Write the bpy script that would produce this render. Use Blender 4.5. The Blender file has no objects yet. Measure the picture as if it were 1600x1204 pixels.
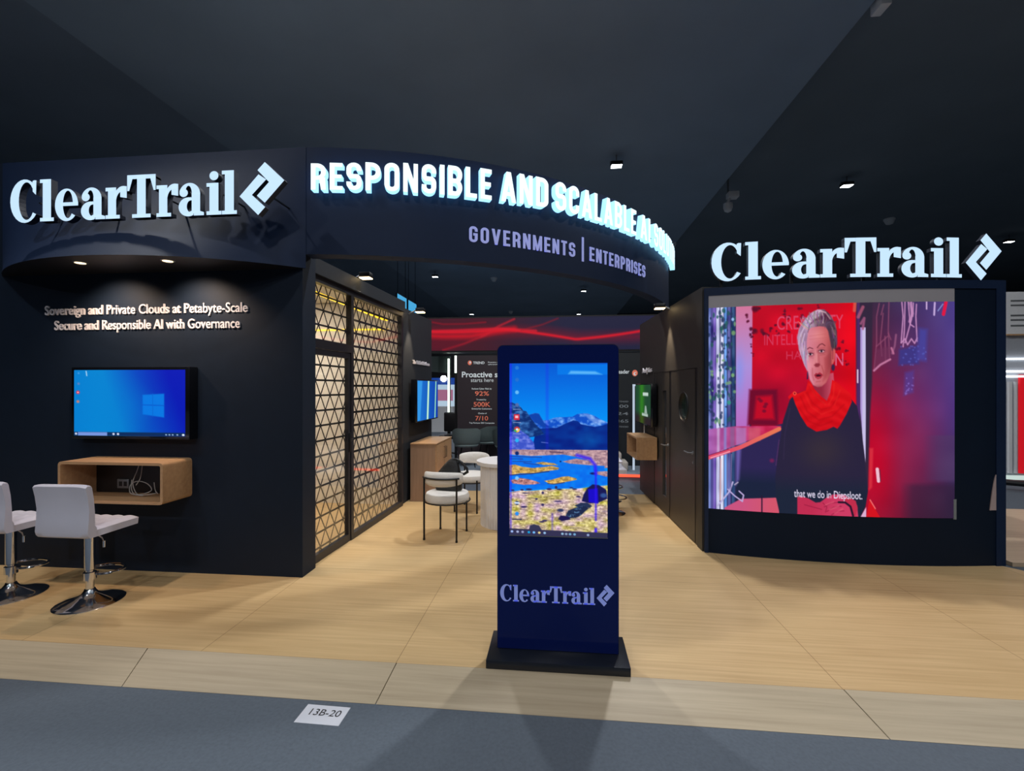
import bpy, bmesh, math, random
import numpy as np
from mathutils import Vector, Matrix
SC = bpy.context.scene
COL = SC.collection
PI = math.pi

# ------------------------------------------------------------------ camera, world, exposure
cam_data = bpy.data.cameras.new('camera')
cam_data.sensor_fit = 'HORIZONTAL'
cam_data.sensor_width = 36.0
cam_data.lens = 36.0 * 720.0 / 1600.0
cam_data.shift_y = 3.0 / 1600.0
cam_data.clip_start = 0.05
cam_data.clip_end = 200
cam = bpy.data.objects.new('camera', cam_data)
COL.objects.link(cam)
cam.location = (0, 0, 1.6)
cam.rotation_euler = (PI / 2, 0, math.radians(5.55))
SC.camera = cam
world = bpy.data.worlds.new('world')
SC.world = world
world.use_nodes = True
world.node_tree.nodes['Background'].inputs[0].default_value = (0.30, 0.42, 0.62, 1)
world.node_tree.nodes['Background'].inputs[1].default_value = 0.05
SC.view_settings.view_transform = 'Standard'
SC.view_settings.look = 'None'
SC.view_settings.exposure = 0.0
SC.view_settings.gamma = 1.0
SC.view_settings.use_curve_mapping = False
try:
    SC.cycles.use_denoising = True
    SC.cycles.max_bounces = 8
    SC.cycles.transparent_max_bounces = 12
    SC.cycles.sample_clamp_indirect = 4.0
except Exception:
    pass
LAMP_W = 375.0

# ------------------------------------------------------------------ helpers
def srgb(r, g, b):
    f = lambda v: (v / 255.0 / 12.92) if v / 255.0 <= 0.04045 else ((v / 255.0 + 0.055) / 1.055) ** 2.4
    return (f(r), f(g), f(b))

MATS = {}
def mat(name, color=(.5, .5, .5), rough=.5, metal=0.0, emit=None, strength=1.0, noise=0.08, nscale=30.0, bump=0.0, spec=0.5, coat=0.0):
    if name in MATS:
        return MATS[name]
    m = bpy.data.materials.new(name)
    m.use_nodes = True
    nt = m.node_tree
    b = nt.nodes['Principled BSDF']
    tc = nt.nodes.new('ShaderNodeTexCoord')
    nz = nt.nodes.new('ShaderNodeTexNoise')
    nz.inputs['Scale'].default_value = nscale
    nz.inputs['Detail'].default_value = 4
    nt.links.new(tc.outputs['Object'], nz.inputs['Vector'])
    mx = nt.nodes.new('ShaderNodeMix')
    mx.data_type = 'RGBA'
    c = list(color)
    mx.inputs[6].default_value = [max(0, v * (1 - noise)) for v in c] + [1]
    mx.inputs[7].default_value = [min(1, v * (1 + noise)) for v in c] + [1]
    nt.links.new(nz.outputs['Fac'], mx.inputs[0])
    nt.links.new(mx.outputs[2], b.inputs['Base Color'])
    b.inputs['Roughness'].default_value = rough
    b.inputs['Metallic'].default_value = metal
    b.inputs['Specular IOR Level'].default_value = spec
    if coat:
        b.inputs['Coat Weight'].default_value = coat
        b.inputs['Coat Roughness'].default_value = 0.08
    if emit is not None:
        b.inputs['Emission Color'].default_value = list(emit) + [1]
        b.inputs['Emission Strength'].default_value = strength
    if bump:
        bp = nt.nodes.new('ShaderNodeBump')
        bp.inputs['Strength'].default_value = bump
        bp.inputs['Distance'].default_value = 0.01
        nt.links.new(nz.outputs['Fac'], bp.inputs['Height'])
        nt.links.new(bp.outputs['Normal'], b.inputs['Normal'])
    MATS[name] = m
    return m

def wood_mat(name, dark, light, sx=1.2, sy=40.0, sz=40.0, rough=.45, seams=None):
    m = bpy.data.materials.new(name)
    m.use_nodes = True
    nt = m.node_tree
    b = nt.nodes['Principled BSDF']
    tc = nt.nodes.new('ShaderNodeTexCoord')
    mp = nt.nodes.new('ShaderNodeMapping')
    mp.inputs['Scale'].default_value = (sx, sy, sz)
    nt.links.new(tc.outputs['Object'], mp.inputs['Vector'])
    nz = nt.nodes.new('ShaderNodeTexNoise')
    nz.inputs['Scale'].default_value = 1.0
    nz.inputs['Detail'].default_value = 6
    nz.inputs['Roughness'].default_value = .6
    nt.links.new(mp.outputs[0], nz.inputs['Vector'])
    big = nt.nodes.new('ShaderNodeTexNoise')
    big.inputs['Scale'].default_value = .9
    nt.links.new(tc.outputs['Object'], big.inputs['Vector'])
    add = nt.nodes.new('ShaderNodeMath')
    add.operation = 'MULTIPLY_ADD'
    add.inputs[1].default_value = .35
    nt.links.new(big.outputs['Fac'], add.inputs[0])
    sc = nt.nodes.new('ShaderNodeMath')
    sc.operation = 'MULTIPLY'
    sc.inputs[1].default_value = .65
    nt.links.new(nz.outputs['Fac'], sc.inputs[0])
    nt.links.new(sc.outputs[0], add.inputs[2])
    rp = nt.nodes.new('ShaderNodeValToRGB')
    rp.color_ramp.elements[0].position = .3
    rp.color_ramp.elements[0].color = list(dark) + [1]
    rp.color_ramp.elements[1].position = .7
    rp.color_ramp.elements[1].color = list(light) + [1]
    nt.links.new(add.outputs[0], rp.inputs[0])
    out = rp.outputs[0]
    if seams:
        mp2 = nt.nodes.new('ShaderNodeMapping')
        mp2.inputs['Location'].default_value = (seams[2], seams[3], 0)
        nt.links.new(tc.outputs['Object'], mp2.inputs['Vector'])
        br = nt.nodes.new('ShaderNodeTexBrick')
        br.offset = seams[4] if len(seams) > 4 else .5
        br.inputs['Color1'].default_value = (1, 1, 1, 1)
        br.inputs['Color2'].default_value = (.93, .92, .90, 1)
        br.inputs['Mortar'].default_value = (.45, .4, .34, 1)
        br.inputs['Scale'].default_value = 1.0
        br.inputs['Mortar Size'].default_value = .0022
        br.inputs['Mortar Smooth'].default_value = .3
        br.inputs['Brick Width'].default_value = seams[0]
        br.inputs['Row Height'].default_value = seams[1]
        nt.links.new(mp2.outputs[0], br.inputs['Vector'])
        mx = nt.nodes.new('ShaderNodeMix')
        mx.data_type = 'RGBA'
        mx.blend_type = 'MULTIPLY'
        mx.inputs[0].default_value = 1
        nt.links.new(out, mx.inputs[6])
        nt.links.new(br.outputs['Color'], mx.inputs[7])
        out = mx.outputs[2]
    nt.links.new(out, b.inputs['Base Color'])
    b.inputs['Roughness'].default_value = rough
    b.inputs['Specular IOR Level'].default_value = .35
    return m

def glass_mat(name, tint=(1, 1, 1), base=.06):
    m = bpy.data.materials.new(name)
    m.use_nodes = True
    nt = m.node_tree
    nt.nodes.remove(nt.nodes['Principled BSDF'])
    tr = nt.nodes.new('ShaderNodeBsdfTransparent')
    tr.inputs[0].default_value = list(tint) + [1]
    gl = nt.nodes.new('ShaderNodeBsdfGlossy')
    gl.inputs['Roughness'].default_value = .02
    lw = nt.nodes.new('ShaderNodeLayerWeight')
    lw.inputs['Blend'].default_value = .5
    pw_ = nt.nodes.new('ShaderNodeMath'); pw_.operation = 'POWER'; pw_.inputs[1].default_value = 4.5
    ma = nt.nodes.new('ShaderNodeMath'); ma.operation = 'MULTIPLY_ADD'; ma.inputs[1].default_value = .9; ma.inputs[2].default_value = base
    nt.links.new(lw.outputs['Facing'], pw_.inputs[0]); nt.links.new(pw_.outputs[0], ma.inputs[0])
    mx = nt.nodes.new('ShaderNodeMixShader')
    nt.links.new(ma.outputs[0], mx.inputs[0])
    nt.links.new(tr.outputs[0], mx.inputs[1])
    nt.links.new(gl.outputs[0], mx.inputs[2])
    nt.links.new(mx.outputs[0], nt.nodes['Material Output'].inputs[0])
    return m

def light_mat(name, color, strength):
    return mat(name, (.02, .02, .02), .4, emit=color, strength=strength)

class MB:
    """Collects shapes; build() links them as one mesh object."""
    def __init__(s):
        s.v = []; s.f = []; s.mi = []
    def add(s, v, f, mi=0):
        o = len(s.v)
        s.v += [tuple(p) for p in v]
        s.f += [[i + o for i in q] for q in f]
        s.mi += [mi] * len(f)
        return s
    def box(s, x0, x1, y0, y1, z0, z1, mi=0):
        v = [(x0, y0, z0), (x1, y0, z0), (x1, y1, z0), (x0, y1, z0), (x0, y0, z1), (x1, y0, z1), (x1, y1, z1), (x0, y1, z1)]
        f = [(0, 3, 2, 1), (4, 5, 6, 7), (0, 1, 5, 4), (1, 2, 6, 5), (2, 3, 7, 6), (3, 0, 4, 7)]
        return s.add(v, f, mi)
    def rbox(s, x0, x1, y0, y1, z0, z1, r=.02, seg=3, mi=0):
        bm = bmesh.new()
        bmesh.ops.create_cube(bm, size=1)
        for q in bm.verts:
            q.co = Vector(((x0 + x1) / 2 + q.co.x * (x1 - x0), (y0 + y1) / 2 + q.co.y * (y1 - y0), (z0 + z1) / 2 + q.co.z * (z1 - z0)))
        r = min(r, .49 * min(x1 - x0, y1 - y0, z1 - z0))
        bmesh.ops.bevel(bm, geom=bm.edges[:], offset=r, segments=seg, profile=.5, affect='EDGES')
        s.bm(bm, mi)
        return s
    def bm(s, bm, mi=0, M=None):
        bm.verts.ensure_lookup_table()
        idx = {q: i for i, q in enumerate(bm.verts)}
        s.add([(M @ q.co if M else q.co)[:] for q in bm.verts], [[idx[q] for q in f.verts] for f in bm.faces], mi)
        bm.free()
        return s
    def lathe(s, prof, n=24, center=(0, 0, 0), mi=0, M=None):
        v = []; f = []
        for (r, z) in prof:
            for k in range(n):
                a = 2 * PI * k / n
                p = Vector((r * math.cos(a), r * math.sin(a), z))
                if M: p = M @ p
                v.append((p.x + center[0], p.y + center[1], p.z + center[2]))
        for i in range(len(prof) - 1):
            for k in range(n):
                f.append((i * n + k, i * n + (k + 1) % n, (i + 1) * n + (k + 1) % n, (i + 1) * n + k))
        f.append(list(range(n))[::-1])
        f.append([(len(prof) - 1) * n + k for k in range(n)])
        return s.add(v, f, mi)
    def tube(s, pts, r, n=10, closed=False, mi=0):
        P = [Vector(p) for p in pts]
        m = len(P)
        v = []; f = []
        prevn = None
        for i in range(m):
            if closed:
                t = P[(i + 1) % m] - P[i - 1]
            else:
                t = P[min(i + 1, m - 1)] - P[max(i - 1, 0)]
            t.normalize()
            if prevn is None:
                a = Vector((0, 0, 1)) if abs(t.z) < .9 else Vector((1, 0, 0))
                nn = (a - t * a.dot(t)).normalized()
            else:
                nn = (prevn - t * prevn.dot(t)).normalized()
            prevn = nn
            bb = t.cross(nn)
            rr = r[i] if isinstance(r, (list, tuple)) else r
            for k in range(n):
                a = 2 * PI * k / n
                v.append(P[i] + nn * (rr * math.cos(a)) + bb * (rr * math.sin(a)))
        for i in range(m if closed else m - 1):
            j = (i + 1) % m
            for k in range(n):
                f.append((i * n + k, i * n + (k + 1) % n, j * n + (k + 1) % n, j * n + k))
        if not closed:
            f.append(list(range(n))[::-1])
            f.append([(m - 1) * n + k for k in range(n)])
        return s.add(v, f, mi)
    def prism(s, poly, fn, d0, d1, mi_face=0, mi_side=0):
        """2D polygon placed with fn(x, y, d); front at d0, back at d1."""
        n = len(poly)
        a = sum(poly[i][0] * poly[(i + 1) % n][1] - poly[(i + 1) % n][0] * poly[i][1] for i in range(n))
        if a < 0: poly = poly[::-1]
        v = [fn(x, y, d0) for x, y in poly] + [fn(x, y, d1) for x, y in poly]
        s.add(v, [list(range(n))], mi_face)
        o = len(s.v) - 2 * n
        s.f.append([o + n + i for i in range(n)][::-1]); s.mi.append(mi_side)
        for i in range(n):
            j = (i + 1) % n
            s.f.append([o + i, o + n + i, o + n + j, o + j]); s.mi.append(mi_side)
        return s
    def build(s, name, m, parent=None, smooth=False, loc=None, rot=None):
        me = bpy.data.meshes.new(name)
        me.from_pydata(s.v, [], s.f)
        ms = m if isinstance(m, (list, tuple)) else [m]
        for q in ms: me.materials.append(q)
        if len(ms) > 1:
            me.polygons.foreach_set('material_index', s.mi)
        if smooth:
            me.polygons.foreach_set('use_smooth', [True] * len(me.polygons))
            try: me.set_sharp_from_angle(angle=math.radians(38))
            except Exception: pass
        me.update()
        o = bpy.data.objects.new(name, me)
        COL.objects.link(o)
        if parent: o.parent = parent
        if loc: o.location = loc
        if rot: o.rotation_euler = rot
        return o

def thing(name, label, cat, loc=(0, 0, 0), rz=0.0, group=None):
    o = bpy.data.objects.new(name, None)
    o.empty_display_size = .1
    COL.objects.link(o)
    o.location = loc
    o.rotation_euler = (0, 0, rz)
    return tag(o, label, cat, group)
def tag(o, label, cat, group=None):
    o['label'] = label; o['category'] = cat
    if group: o['group'] = group
    return o
def struct(o):
    o['kind'] = 'structure'
    return o
def dup(root, loc, rz, label, group=None):
    r = root.copy(); COL.objects.link(r); r.location = loc; r.rotation_euler = (0, 0, rz); r['label'] = label
    if group: r['group'] = group
    for ch in list(root.children):
        c = ch.copy(); COL.objects.link(c); c.parent = r
        for g in list(ch.children):
            d = g.copy(); COL.objects.link(d); d.parent = c
    return r
def spot(parent, loc, target, power, color=(1, 1, 1), angle=150, blend=.6, size=.12):
    l = bpy.data.lights.new('lamp_light', 'SPOT')
    l.energy = power; l.color = color; l.spot_size = math.radians(angle); l.spot_blend = blend; l.shadow_soft_size = size
    o = bpy.data.objects.new('lamp_light', l)
    COL.objects.link(o)
    o.parent = parent
    o.location = loc
    d = Vector(target) - Vector(loc)
    o.rotation_euler = d.to_track_quat('-Z', 'Y').to_euler()
    return o
flat = lambda X, Z: (lambda x, y, d: (X + x, d, Z + y))

# ------------------------------------------------------------------ text from the built-in font
def font_tris(body, bold=0.0, space=1.0):
    """triangles, outline-free, normalised so that the cap height of 'H' is 1"""
    def raw(s):
        cu = bpy.data.curves.new('t', 'FONT')
        cu.body = s; cu.size = 1; cu.offset = bold; cu.space_character = space; cu.resolution_u = 4
        ob = bpy.data.objects.new('t', cu)
        COL.objects.link(ob)
        bpy.context.view_layer.update()
        me = bpy.data.meshes.new_from_object(ob.evaluated_get(bpy.context.evaluated_depsgraph_get()))
        me.calc_loop_triangles()
        v = np.array([q.co[:2] for q in me.vertices]).reshape(-1, 2)
        t = np.array([q.vertices[:] for q in me.loop_triangles]).reshape(-1, 3)
        bpy.data.objects.remove(ob); bpy.data.curves.remove(cu); bpy.data.meshes.remove(me)
        return v, t
    hv, _ = raw('H')
    h0, h1 = hv[:, 1].min(), hv[:, 1].max()
    v, t = raw(body)
    v = (v - [v[:, 0].min(), h0]) / (h1 - h0)
    return v, t
def word_mesh(P, t, fn, d0, d1):
    used = sorted({int(a) for q in t for a in q}); ix = {a: i for i, a in enumerate(used)}
    n = len(used); mb = MB()
    mb.add([fn(P[a][0], P[a][1], d0) for a in used], [[ix[int(a)] for a in q] for q in t])
    mb.v += [tuple(fn(P[a][0], P[a][1], d1)) for a in used]
    ed = {(ix[int(q[i])], ix[int(q[(i + 1) % 3])]) for q in t for i in range(3)}
    for a, b in ed:
        if (b, a) not in ed:
            mb.f.append([b, a, a + n, b + n]); mb.mi.append(0)
    return mb
def font_part(name, body, fn, width, cap, m, parent, d0=0.0, d1=None, bold=0.0, align='L', space=1.0):
    """text with given width and cap height; fn(x, y, d) places it; raised when d1 is given"""
    v, t = font_tris(body, bold, space)
    w = v[:, 0].max()
    P = v * [width / w, cap]
    if align == 'C': P = P - [width / 2, 0]
    if d1 is not None and name == 'text_line':
        o0 = np.argsort(P[t].min(axis=1)[:, 0])
        groups = []; reach = None
        for i in o0:
            lo_x, hi_x = P[t[i]][:, 0].min(), P[t[i]][:, 0].max()
            if reach is None or lo_x > reach + .22 * cap: groups.append([])
            groups[-1].append(i); reach = hi_x if reach is None else max(reach, hi_x)
        for g in groups:
            word_mesh(P, t[g], fn, d0, d1).build('word', m, parent)
        return
    mb = MB()
    V = [fn(x, y, d0) for x, y in P]
    mb.add(V, [list(q) for q in t])
    if d1 is not None:
        n = len(V)
        mb.v += [tuple(fn(x, y, d1)) for x, y in P]
        ed = {}
        for q in t:
            for a, b in ((q[0], q[1]), (q[1], q[2]), (q[2], q[0])):
                ed[(a, b)] = 1
        for (a, b) in list(ed):
            if (b, a) not in ed:
                mb.f.append([int(b), int(a), int(a) + n, int(b) + n]); mb.mi.append(0)
    return mb.build(name, m, parent)

# ------------------------------------------------------------------ hand-drawn letter shapes
def arc(cx, cy, rx, ry, a0, a1, n=18):
    return [(cx + rx * math.cos(math.radians(a0 + (a1 - a0) * i / n)), cy + ry * math.sin(math.radians(a0 + (a1 - a0) * i / n))) for i in range(n + 1)]
def rect(x0, x1, y0, y1): return [(x0, y0), (x1, y0), (x1, y1), (x0, y1)]
def ring(cx, cy, rx, ry, ix, iy, irx, iry, a0, a1, n=22):
    return arc(cx, cy, rx, ry, a0, a1, n) + arc(ix, iy, irx, iry, a1, a0, n)
SERIF = {
    'C': [ring(.37, .5, .37, .52, .42, .5, .20, .45, 42, 322), [(.57, .97), (.575, .72), (.66, .64), (.67, .985), (.61, .99)], [(.60, .80), (.645, .85), (.62, .66)],
          ],
    'l': [rect(.07, .28, 0, 1), rect(0, .35, 0, .085), rect(0, .2, .915, 1)],
    'i': [rect(.07, .28, 0, .73), rect(0, .35, 0, .085), rect(0, .2, .645, .73), arc(.175, .895, .105, .105, 0, 360, 22)[:-1]],
    'e': [ring(.29, .37, .29, .385, .325, .38, .125, .325, 0, 180), ring(.29, .37, .29, .385, .325, .38, .125, .325, 180, 318), rect(.15, .58, .345, .43)],
    'a': [rect(.31, .51, .05, .52), ring(.26, .49, .25, .265, .235, .50, .08, .19, 0, 165), arc(.12, .53, .10, .095, 0, 360, 18)[:-1],
          ring(.235, .205, .235, .22, .29, .215, .095, .14, 70, 300), [(.3, .355), (.3, .43), (.16, .385), (.2, .33)], [(.33, .12), (.12, .03), (.25, -.015), (.38, .06)], [(.36, .0), (.6, .0), (.6, .07), (.51, .1), (.36, .12)]],
    'r': [rect(.06, .26, 0, .73), rect(0, .35, 0, .085), rect(0, .2, .645, .73), ring(.43, .42, .235, .335, .43, .40, .17, .24, 75, 170), [(.36, .5), (.52, .47), (.52, .745), (.44, .755), (.36, .70)]],
    'T': [rect(.24, .45, 0, 1), rect(.12, .57, 0, .085), rect(0, .69, .905, 1), [(0, .95), (0, .63), (.05, .63), (.14, .95)], [(.69, .95), (.55, .95), (.64, .63), (.69, .63)]],
}
WORDMARK = [('C', 0), ('l', .76), ('e', 1.14), ('a', 1.79), ('r', 2.40), ('T', 2.93), ('r', 3.64), ('a', 4.17), ('i', 4.83), ('l', 5.19)]
WORD_W = 5.54
EMBLEM = [[(.566, 1), (1, .636), (.566, .228), (.39, .368), (.66, .618), (.404, .853)],
          [(.425, .772), (0, .368), (.417, 0), (.574, .147), (.277, .386), (.596, .669)]]

def wordmark(parent, fn, width, cap, ew, eh, egap, ebase, d0, d1, mats, sx=None, merge=False, part='letter'):
    k = width / WORD_W
    mi_side = 1 if len(mats) > 1 else 0
    allm = MB()
    for ch, x in WORDMARK:
        mb = allm if merge else MB()
        for p in SERIF[ch]:
            mb.prism([((x + q[0]) * k, q[1] * cap) for q in p], fn, d0, d1, 0, mi_side)
        if not merge: mb.build(part, mats, parent)
    mb = allm if merge else MB()
    for p in EMBLEM:
        mb.prism([(width + egap + q[0] * ew, ebase + q[1] * eh) for q in p], fn, d0, d1, 0, mi_side)
    if merge: return allm.build('logo', mats, parent)
    mb.build('emblem', mats, parent)

def thick(pts, t, closed=False):
    """outline of a polyline of width t with mitred corners"""
    n = len(pts); L = []; R = []
    for i in range(n):
        if closed:
            a = Vector(pts[i - 1]); c = Vector(pts[(i + 1) % n])
        else:
            a = Vector(pts[max(i - 1, 0)]); c = Vector(pts[min(i + 1, n - 1)])
        b = Vector(pts[i])
        d1 = (b - a); d2 = (c - b)
        if d1.length < 1e-9: d1 = d2
        if d2.length < 1e-9: d2 = d1
        d1.normalize(); d2.normalize()
        n1 = Vector((-d1.y, d1.x)); n2 = Vector((-d2.y, d2.x))
        m = (n1 + n2)
        if m.length < 1e-6: m = n1.copy()
        m.normalize()
        k = min(1.0 / max(m.dot(n1), .35), 2.2) * t / 2
        L.append((b + m * k)[:]); R.append((b - m * k)[:])
    if closed:
        return [L[i:i + 2] + R[i:i + 2][::-1] if i < n - 1 else [L[-1], L[0], R[0], R[-1]] for i in range(n)]
    return [L + R[::-1]]

def caps(ch, t=.17):
    """condensed capital; cell height 1; returns (polygons, width)"""
    h = t / 2; w = .46; r = w / 2 - h
    top, bot, lf, rt = 1 - h, h, h, w - h
    P = []
    def st(pts, closed=False): P.extend(thick(pts, t, closed))
    def bl(v): st(v)
    if ch == 'I': return [rect(0, t, 0, 1)], t
    if ch == '|': return [rect(0, t * .55, -.55, 1.25)], t * .55
    if ch == 'L': return [rect(0, t, 0, 1), rect(0, .38, 0, t * .95)], .38
    if ch == 'E': return [rect(0, t, 0, 1), rect(0, .39, 0, t * .95), rect(0, .36, .5 - h * .9, .5 + h * .9), rect(0, .39, 1 - t * .95, 1)], .39
    if ch == 'T': return [rect(.125, .125 + t, 0, 1), rect(0, .25 + t, 1 - t * .95, 1)], .25 + t
    if ch == 'N': return [rect(0, t * .92, 0, 1), rect(w - t * .92, w, 0, 1), [(0, 1), (t * 1.02, 1), (w, 0), (w - t * 1.02, 0)]], w
    if ch == 'M': return [rect(0, t * .85, 0, 1), rect(.58 - t * .85, .58, 0, 1), [(0, 1), (t * .95, 1), (.29 + t * .4, 0), (.29 - t * .4, 0)], [(.58, 1), (.58 - t * .95, 1), (.29 - t * .4, 0), (.29 + t * .4, 0)]], .58
    if ch == 'V': return [[(0, 1), (t, 1), (.25 + t * .48, 0), (.25 - t * .48, 0)], [(.5, 1), (.5 - t, 1), (.25 - t * .48, 0), (.25 + t * .48, 0)]], .5
    if ch == 'A': return [[(0, 0), (t, 0), (.25 + t * .48, 1), (.25 - t * .48, 1)], [(.5, 0), (.5 - t, 0), (.25 - t * .48, 1), (.25 + t * .48, 1)], rect(.12, .38, .2, .2 + t * .85)], .5
    if ch == 'U':
        st([(lf, 1)] + [(lf, bot + r)] + arc(w / 2, bot + r, r, r, 180, 360, 10)[1:] + [(rt, 1)]); return P, w
    if ch == 'O':
        st(arc(w / 2, bot + r, r, r, 180, 360, 10) + arc(w / 2, top - r, r, r, 0, 180, 10), True); return P, w
    if ch == 'C':
        st([(rt, .66)] + arc(w / 2, top - r, r, r, 0, 180, 10) + arc(w / 2, bot + r, r, r, 180, 360, 10) + [(rt, .34)]); return P, w
    if ch == 'G':
        st([(rt, .68)] + arc(w / 2, top - r, r, r, 0, 180, 10) + arc(w / 2, bot + r, r, r, 180, 360, 10) + [(rt, .5), (w / 2, .5)]); return P, w
    if ch == 'S':
        st([(rt, .70)] + arc(w / 2, top - r, r, r, 0, 180, 10) + arc(w / 2, .62, r, r, 180, 235, 4) + arc(w / 2, .38, r, r, 55, 0, 4) + arc(w / 2, bot + r, r, r, 0, -180, 10) + [(lf, .30)]); return P, w
    if ch == 'D':
        return [rect(0, t, 0, 1)] + thick([(h, bot), (w / 2, bot)] + arc(w / 2, bot + r, r, r, 270, 360, 8)[1:] + arc(w / 2, top - r, r, r, 0, 90, 8) + [(h, top)], t), w
    rb = .2
    if ch in 'PR':
        lo = .45
        P = [rect(0, t, 0, 1)] + thick([(h, lo), (rt - rb, lo)] + arc(rt - rb, lo + rb, rb, rb, 270, 360, 8)[1:] + arc(rt - rb, top - rb, rb, rb, 0, 90, 8) + [(h, top)], t)
        if ch == 'R': P += [[(w - t, 0), (w, 0), (w - .02, .47), (w - t - .06, .47)]]
        return P, w
    if ch == 'B':
        P = [rect(0, t, 0, 1)]
        P += thick([(h, .5), (rt - .16, .5)] + arc(rt - .16, .5 + .2, .16, .2, 270, 360, 8)[1:] + arc(rt - .16, top - .2, .16, .2, 0, 90, 8) + [(h, top)], t)
        P += thick([(h, bot), (rt - .16, bot)] + arc(rt - .16, bot + .2, .16, .2, 270, 360, 8)[1:] + arc(rt - .16, .5 - .2, .16, .2, 0, 90, 8) + [(h, .5)], t)
        return P, w
    return [], .28

def caps_row(parent, text, fn, s0, s1, z0, cap, d0, d1, mats, t=.17, gap=.09):
    zf = z0 if callable(z0) else (lambda s_: z0)
    cf = cap if callable(cap) else (lambda s_: cap)
    glyphs = []
    x = 0
    for ch in text:
        if ch == ' ':
            x += .16; continue
        P, w = caps(ch, t)
        glyphs.append((x, P)); x += w + gap
    tot = x - gap
    k = (s1 - s0) / tot
    for gx, P in glyphs:
        mb = MB()
        for p in P:
            mb.prism([(s0 + (gx + q[0]) * k, zf(s0 + gx * k) + q[1] * cf(s0 + gx * k)) for q in p], fn, d0, d1, 0, 1 if len(mats) > 1 else 0)
        mb.build('letter', mats, parent)

# ------------------------------------------------------------------ pictures shown on screens (colour attribute on a fine grid)
class Canvas:
    def __init__(s, x0, y0, x1, y1, w, h, bg=(0, 0, 0)):
        s.x0, s.y0, s.x1, s.y1, s.w, s.h = x0, y0, x1, y1, w, h
        xs = np.linspace(x0, x1, w); ys = np.linspace(y0, y1, h)
        s.X, s.Y = np.meshgrid(xs, ys)
        s.I = np.zeros((h, w, 3)) + np.array(bg, float)
        s.rng = np.random.RandomState(7)
    def put(s, m, c):
        if callable(c): c = c(s.X, s.Y)
        c = np.asarray(c, float)
        s.I = s.I * (1 - m[..., None]) + c * m[..., None]
    def sd(s, pts):
        X, Y = s.X, s.Y
        d = np.full(X.shape, 1e9); ins = np.zeros(X.shape, bool)
        n = len(pts)
        for i in range(n):
            (ax, ay), (bx, by) = pts[i], pts[(i + 1) % n]
            dx, dy = bx - ax, by - ay
            l2 = dx * dx + dy * dy + 1e-9
            t = np.clip(((X - ax) * dx + (Y - ay) * dy) / l2, 0, 1)
            d = np.minimum(d, (X - ax - t * dx) ** 2 + (Y - ay - t * dy) ** 2)
            if ay != by:
                ins ^= ((ay > Y) != (by > Y)) & (X < dx * (Y - ay) / (by - ay) + ax)
        d = np.sqrt(d)
        return np.where(ins, d, -d)
    def poly(s, pts, c, soft=1.0, a=1.0):
        m = np.clip(.5 + s.sd(pts) / soft, 0, 1) * a
        s.put(m, c); return m
    def line(s, pts, wd, c, soft=1.0, a=1.0):
        X, Y = s.X, s.Y
        d = np.full(X.shape, 1e9)
        for i in range(len(pts) - 1):
            (ax, ay), (bx, by) = pts[i], pts[i + 1]
            dx, dy = bx - ax, by - ay
            t = np.clip(((X - ax) * dx + (Y - ay) * dy) / (dx * dx + dy * dy + 1e-9), 0, 1)
            d = np.minimum(d, (X - ax - t * dx) ** 2 + (Y - ay - t * dy) ** 2)
        m = np.clip(.5 + (wd / 2 - np.sqrt(d)) / soft, 0, 1) * a
        s.put(m, c)
    def ell(s, cx, cy, rx, ry, c, soft=.25, a=1.0):
        q = np.sqrt(((s.X - cx) / rx) ** 2 + ((s.Y - cy) / ry) ** 2)
        s.put(np.clip((1 + soft / 2 - q) / soft, 0, 1) * a, c)
    def noise(s, fx, fy, seed=0):
        rs = np.random.RandomState(seed)
        gx, gy = int(fx) + 2, int(fy) + 2
        G = rs.rand(gy, gx)
        u = (s.X - s.x0) / (s.x1 - s.x0) * fx; v = (s.Y - s.y0) / (s.y1 - s.y0) * fy
        i = np.clip(u.astype(int), 0, gx - 2); j = np.clip(v.astype(int), 0, gy - 2)
        a = u - i; b = v - j
        a = a * a * (3 - 2 * a); b = b * b * (3 - 2 * b)
        return (G[j, i] * (1 - a) + G[j, i + 1] * a) * (1 - b) + (G[j + 1, i] * (1 - a) + G[j + 1, i + 1] * a) * b
    def text(s, body, xa, xb, ybase, cap, c, bold=0.0, a=1.0, slant=0.0):
        v, t = font_tris(body, bold)
        px = xa + v[:, 0] / v[:, 0].max() * (xb - xa)
        py = ybase - v[:, 1] * cap + (px - xa) * slant
        sx = (s.x1 - s.x0) / (s.w - 1); sy = (s.y1 - s.y0) / (s.h - 1)
        cov = np.zeros(s.X.shape)
        for ox in (-.33, 0, .33):
            for oy in (-.33, 0, .33):
                hit = np.zeros(s.X.shape, bool)
                for q in t:
                    ax, ay, bx, by, cx, cy = px[q[0]], py[q[0]], px[q[1]], py[q[1]], px[q[2]], py[q[2]]
                    i0 = max(int((min(ax, bx, cx) - s.x0) / sx) - 1, 0); i1 = min(int((max(ax, bx, cx) - s.x0) / sx) + 3, s.w)
                    j0 = max(int((min(ay, by, cy) - s.y0) / sy) - 1, 0); j1 = min(int((max(ay, by, cy) - s.y0) / sy) + 3, s.h)
                    if i1 <= i0 or j1 <= j0: continue
                    X = s.X[j0:j1, i0:i1] + ox * sx; Y = s.Y[j0:j1, i0:i1] + oy * sy
                    e1 = (bx - ax) * (Y - ay) - (by - ay) * (X - ax)
                    e2 = (cx - bx) * (Y - by) - (cy - by) * (X - bx)
                    e3 = (ax - cx) * (Y - cy) - (ay - cy) * (X - cx)
                    hit[j0:j1, i0:i1] |= ((e1 >= 0) & (e2 >= 0) & (e3 >= 0)) | ((e1 <= 0) & (e2 <= 0) & (e3 <= 0))
                cov += hit
        s.put(cov / 9 * a, c)
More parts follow.
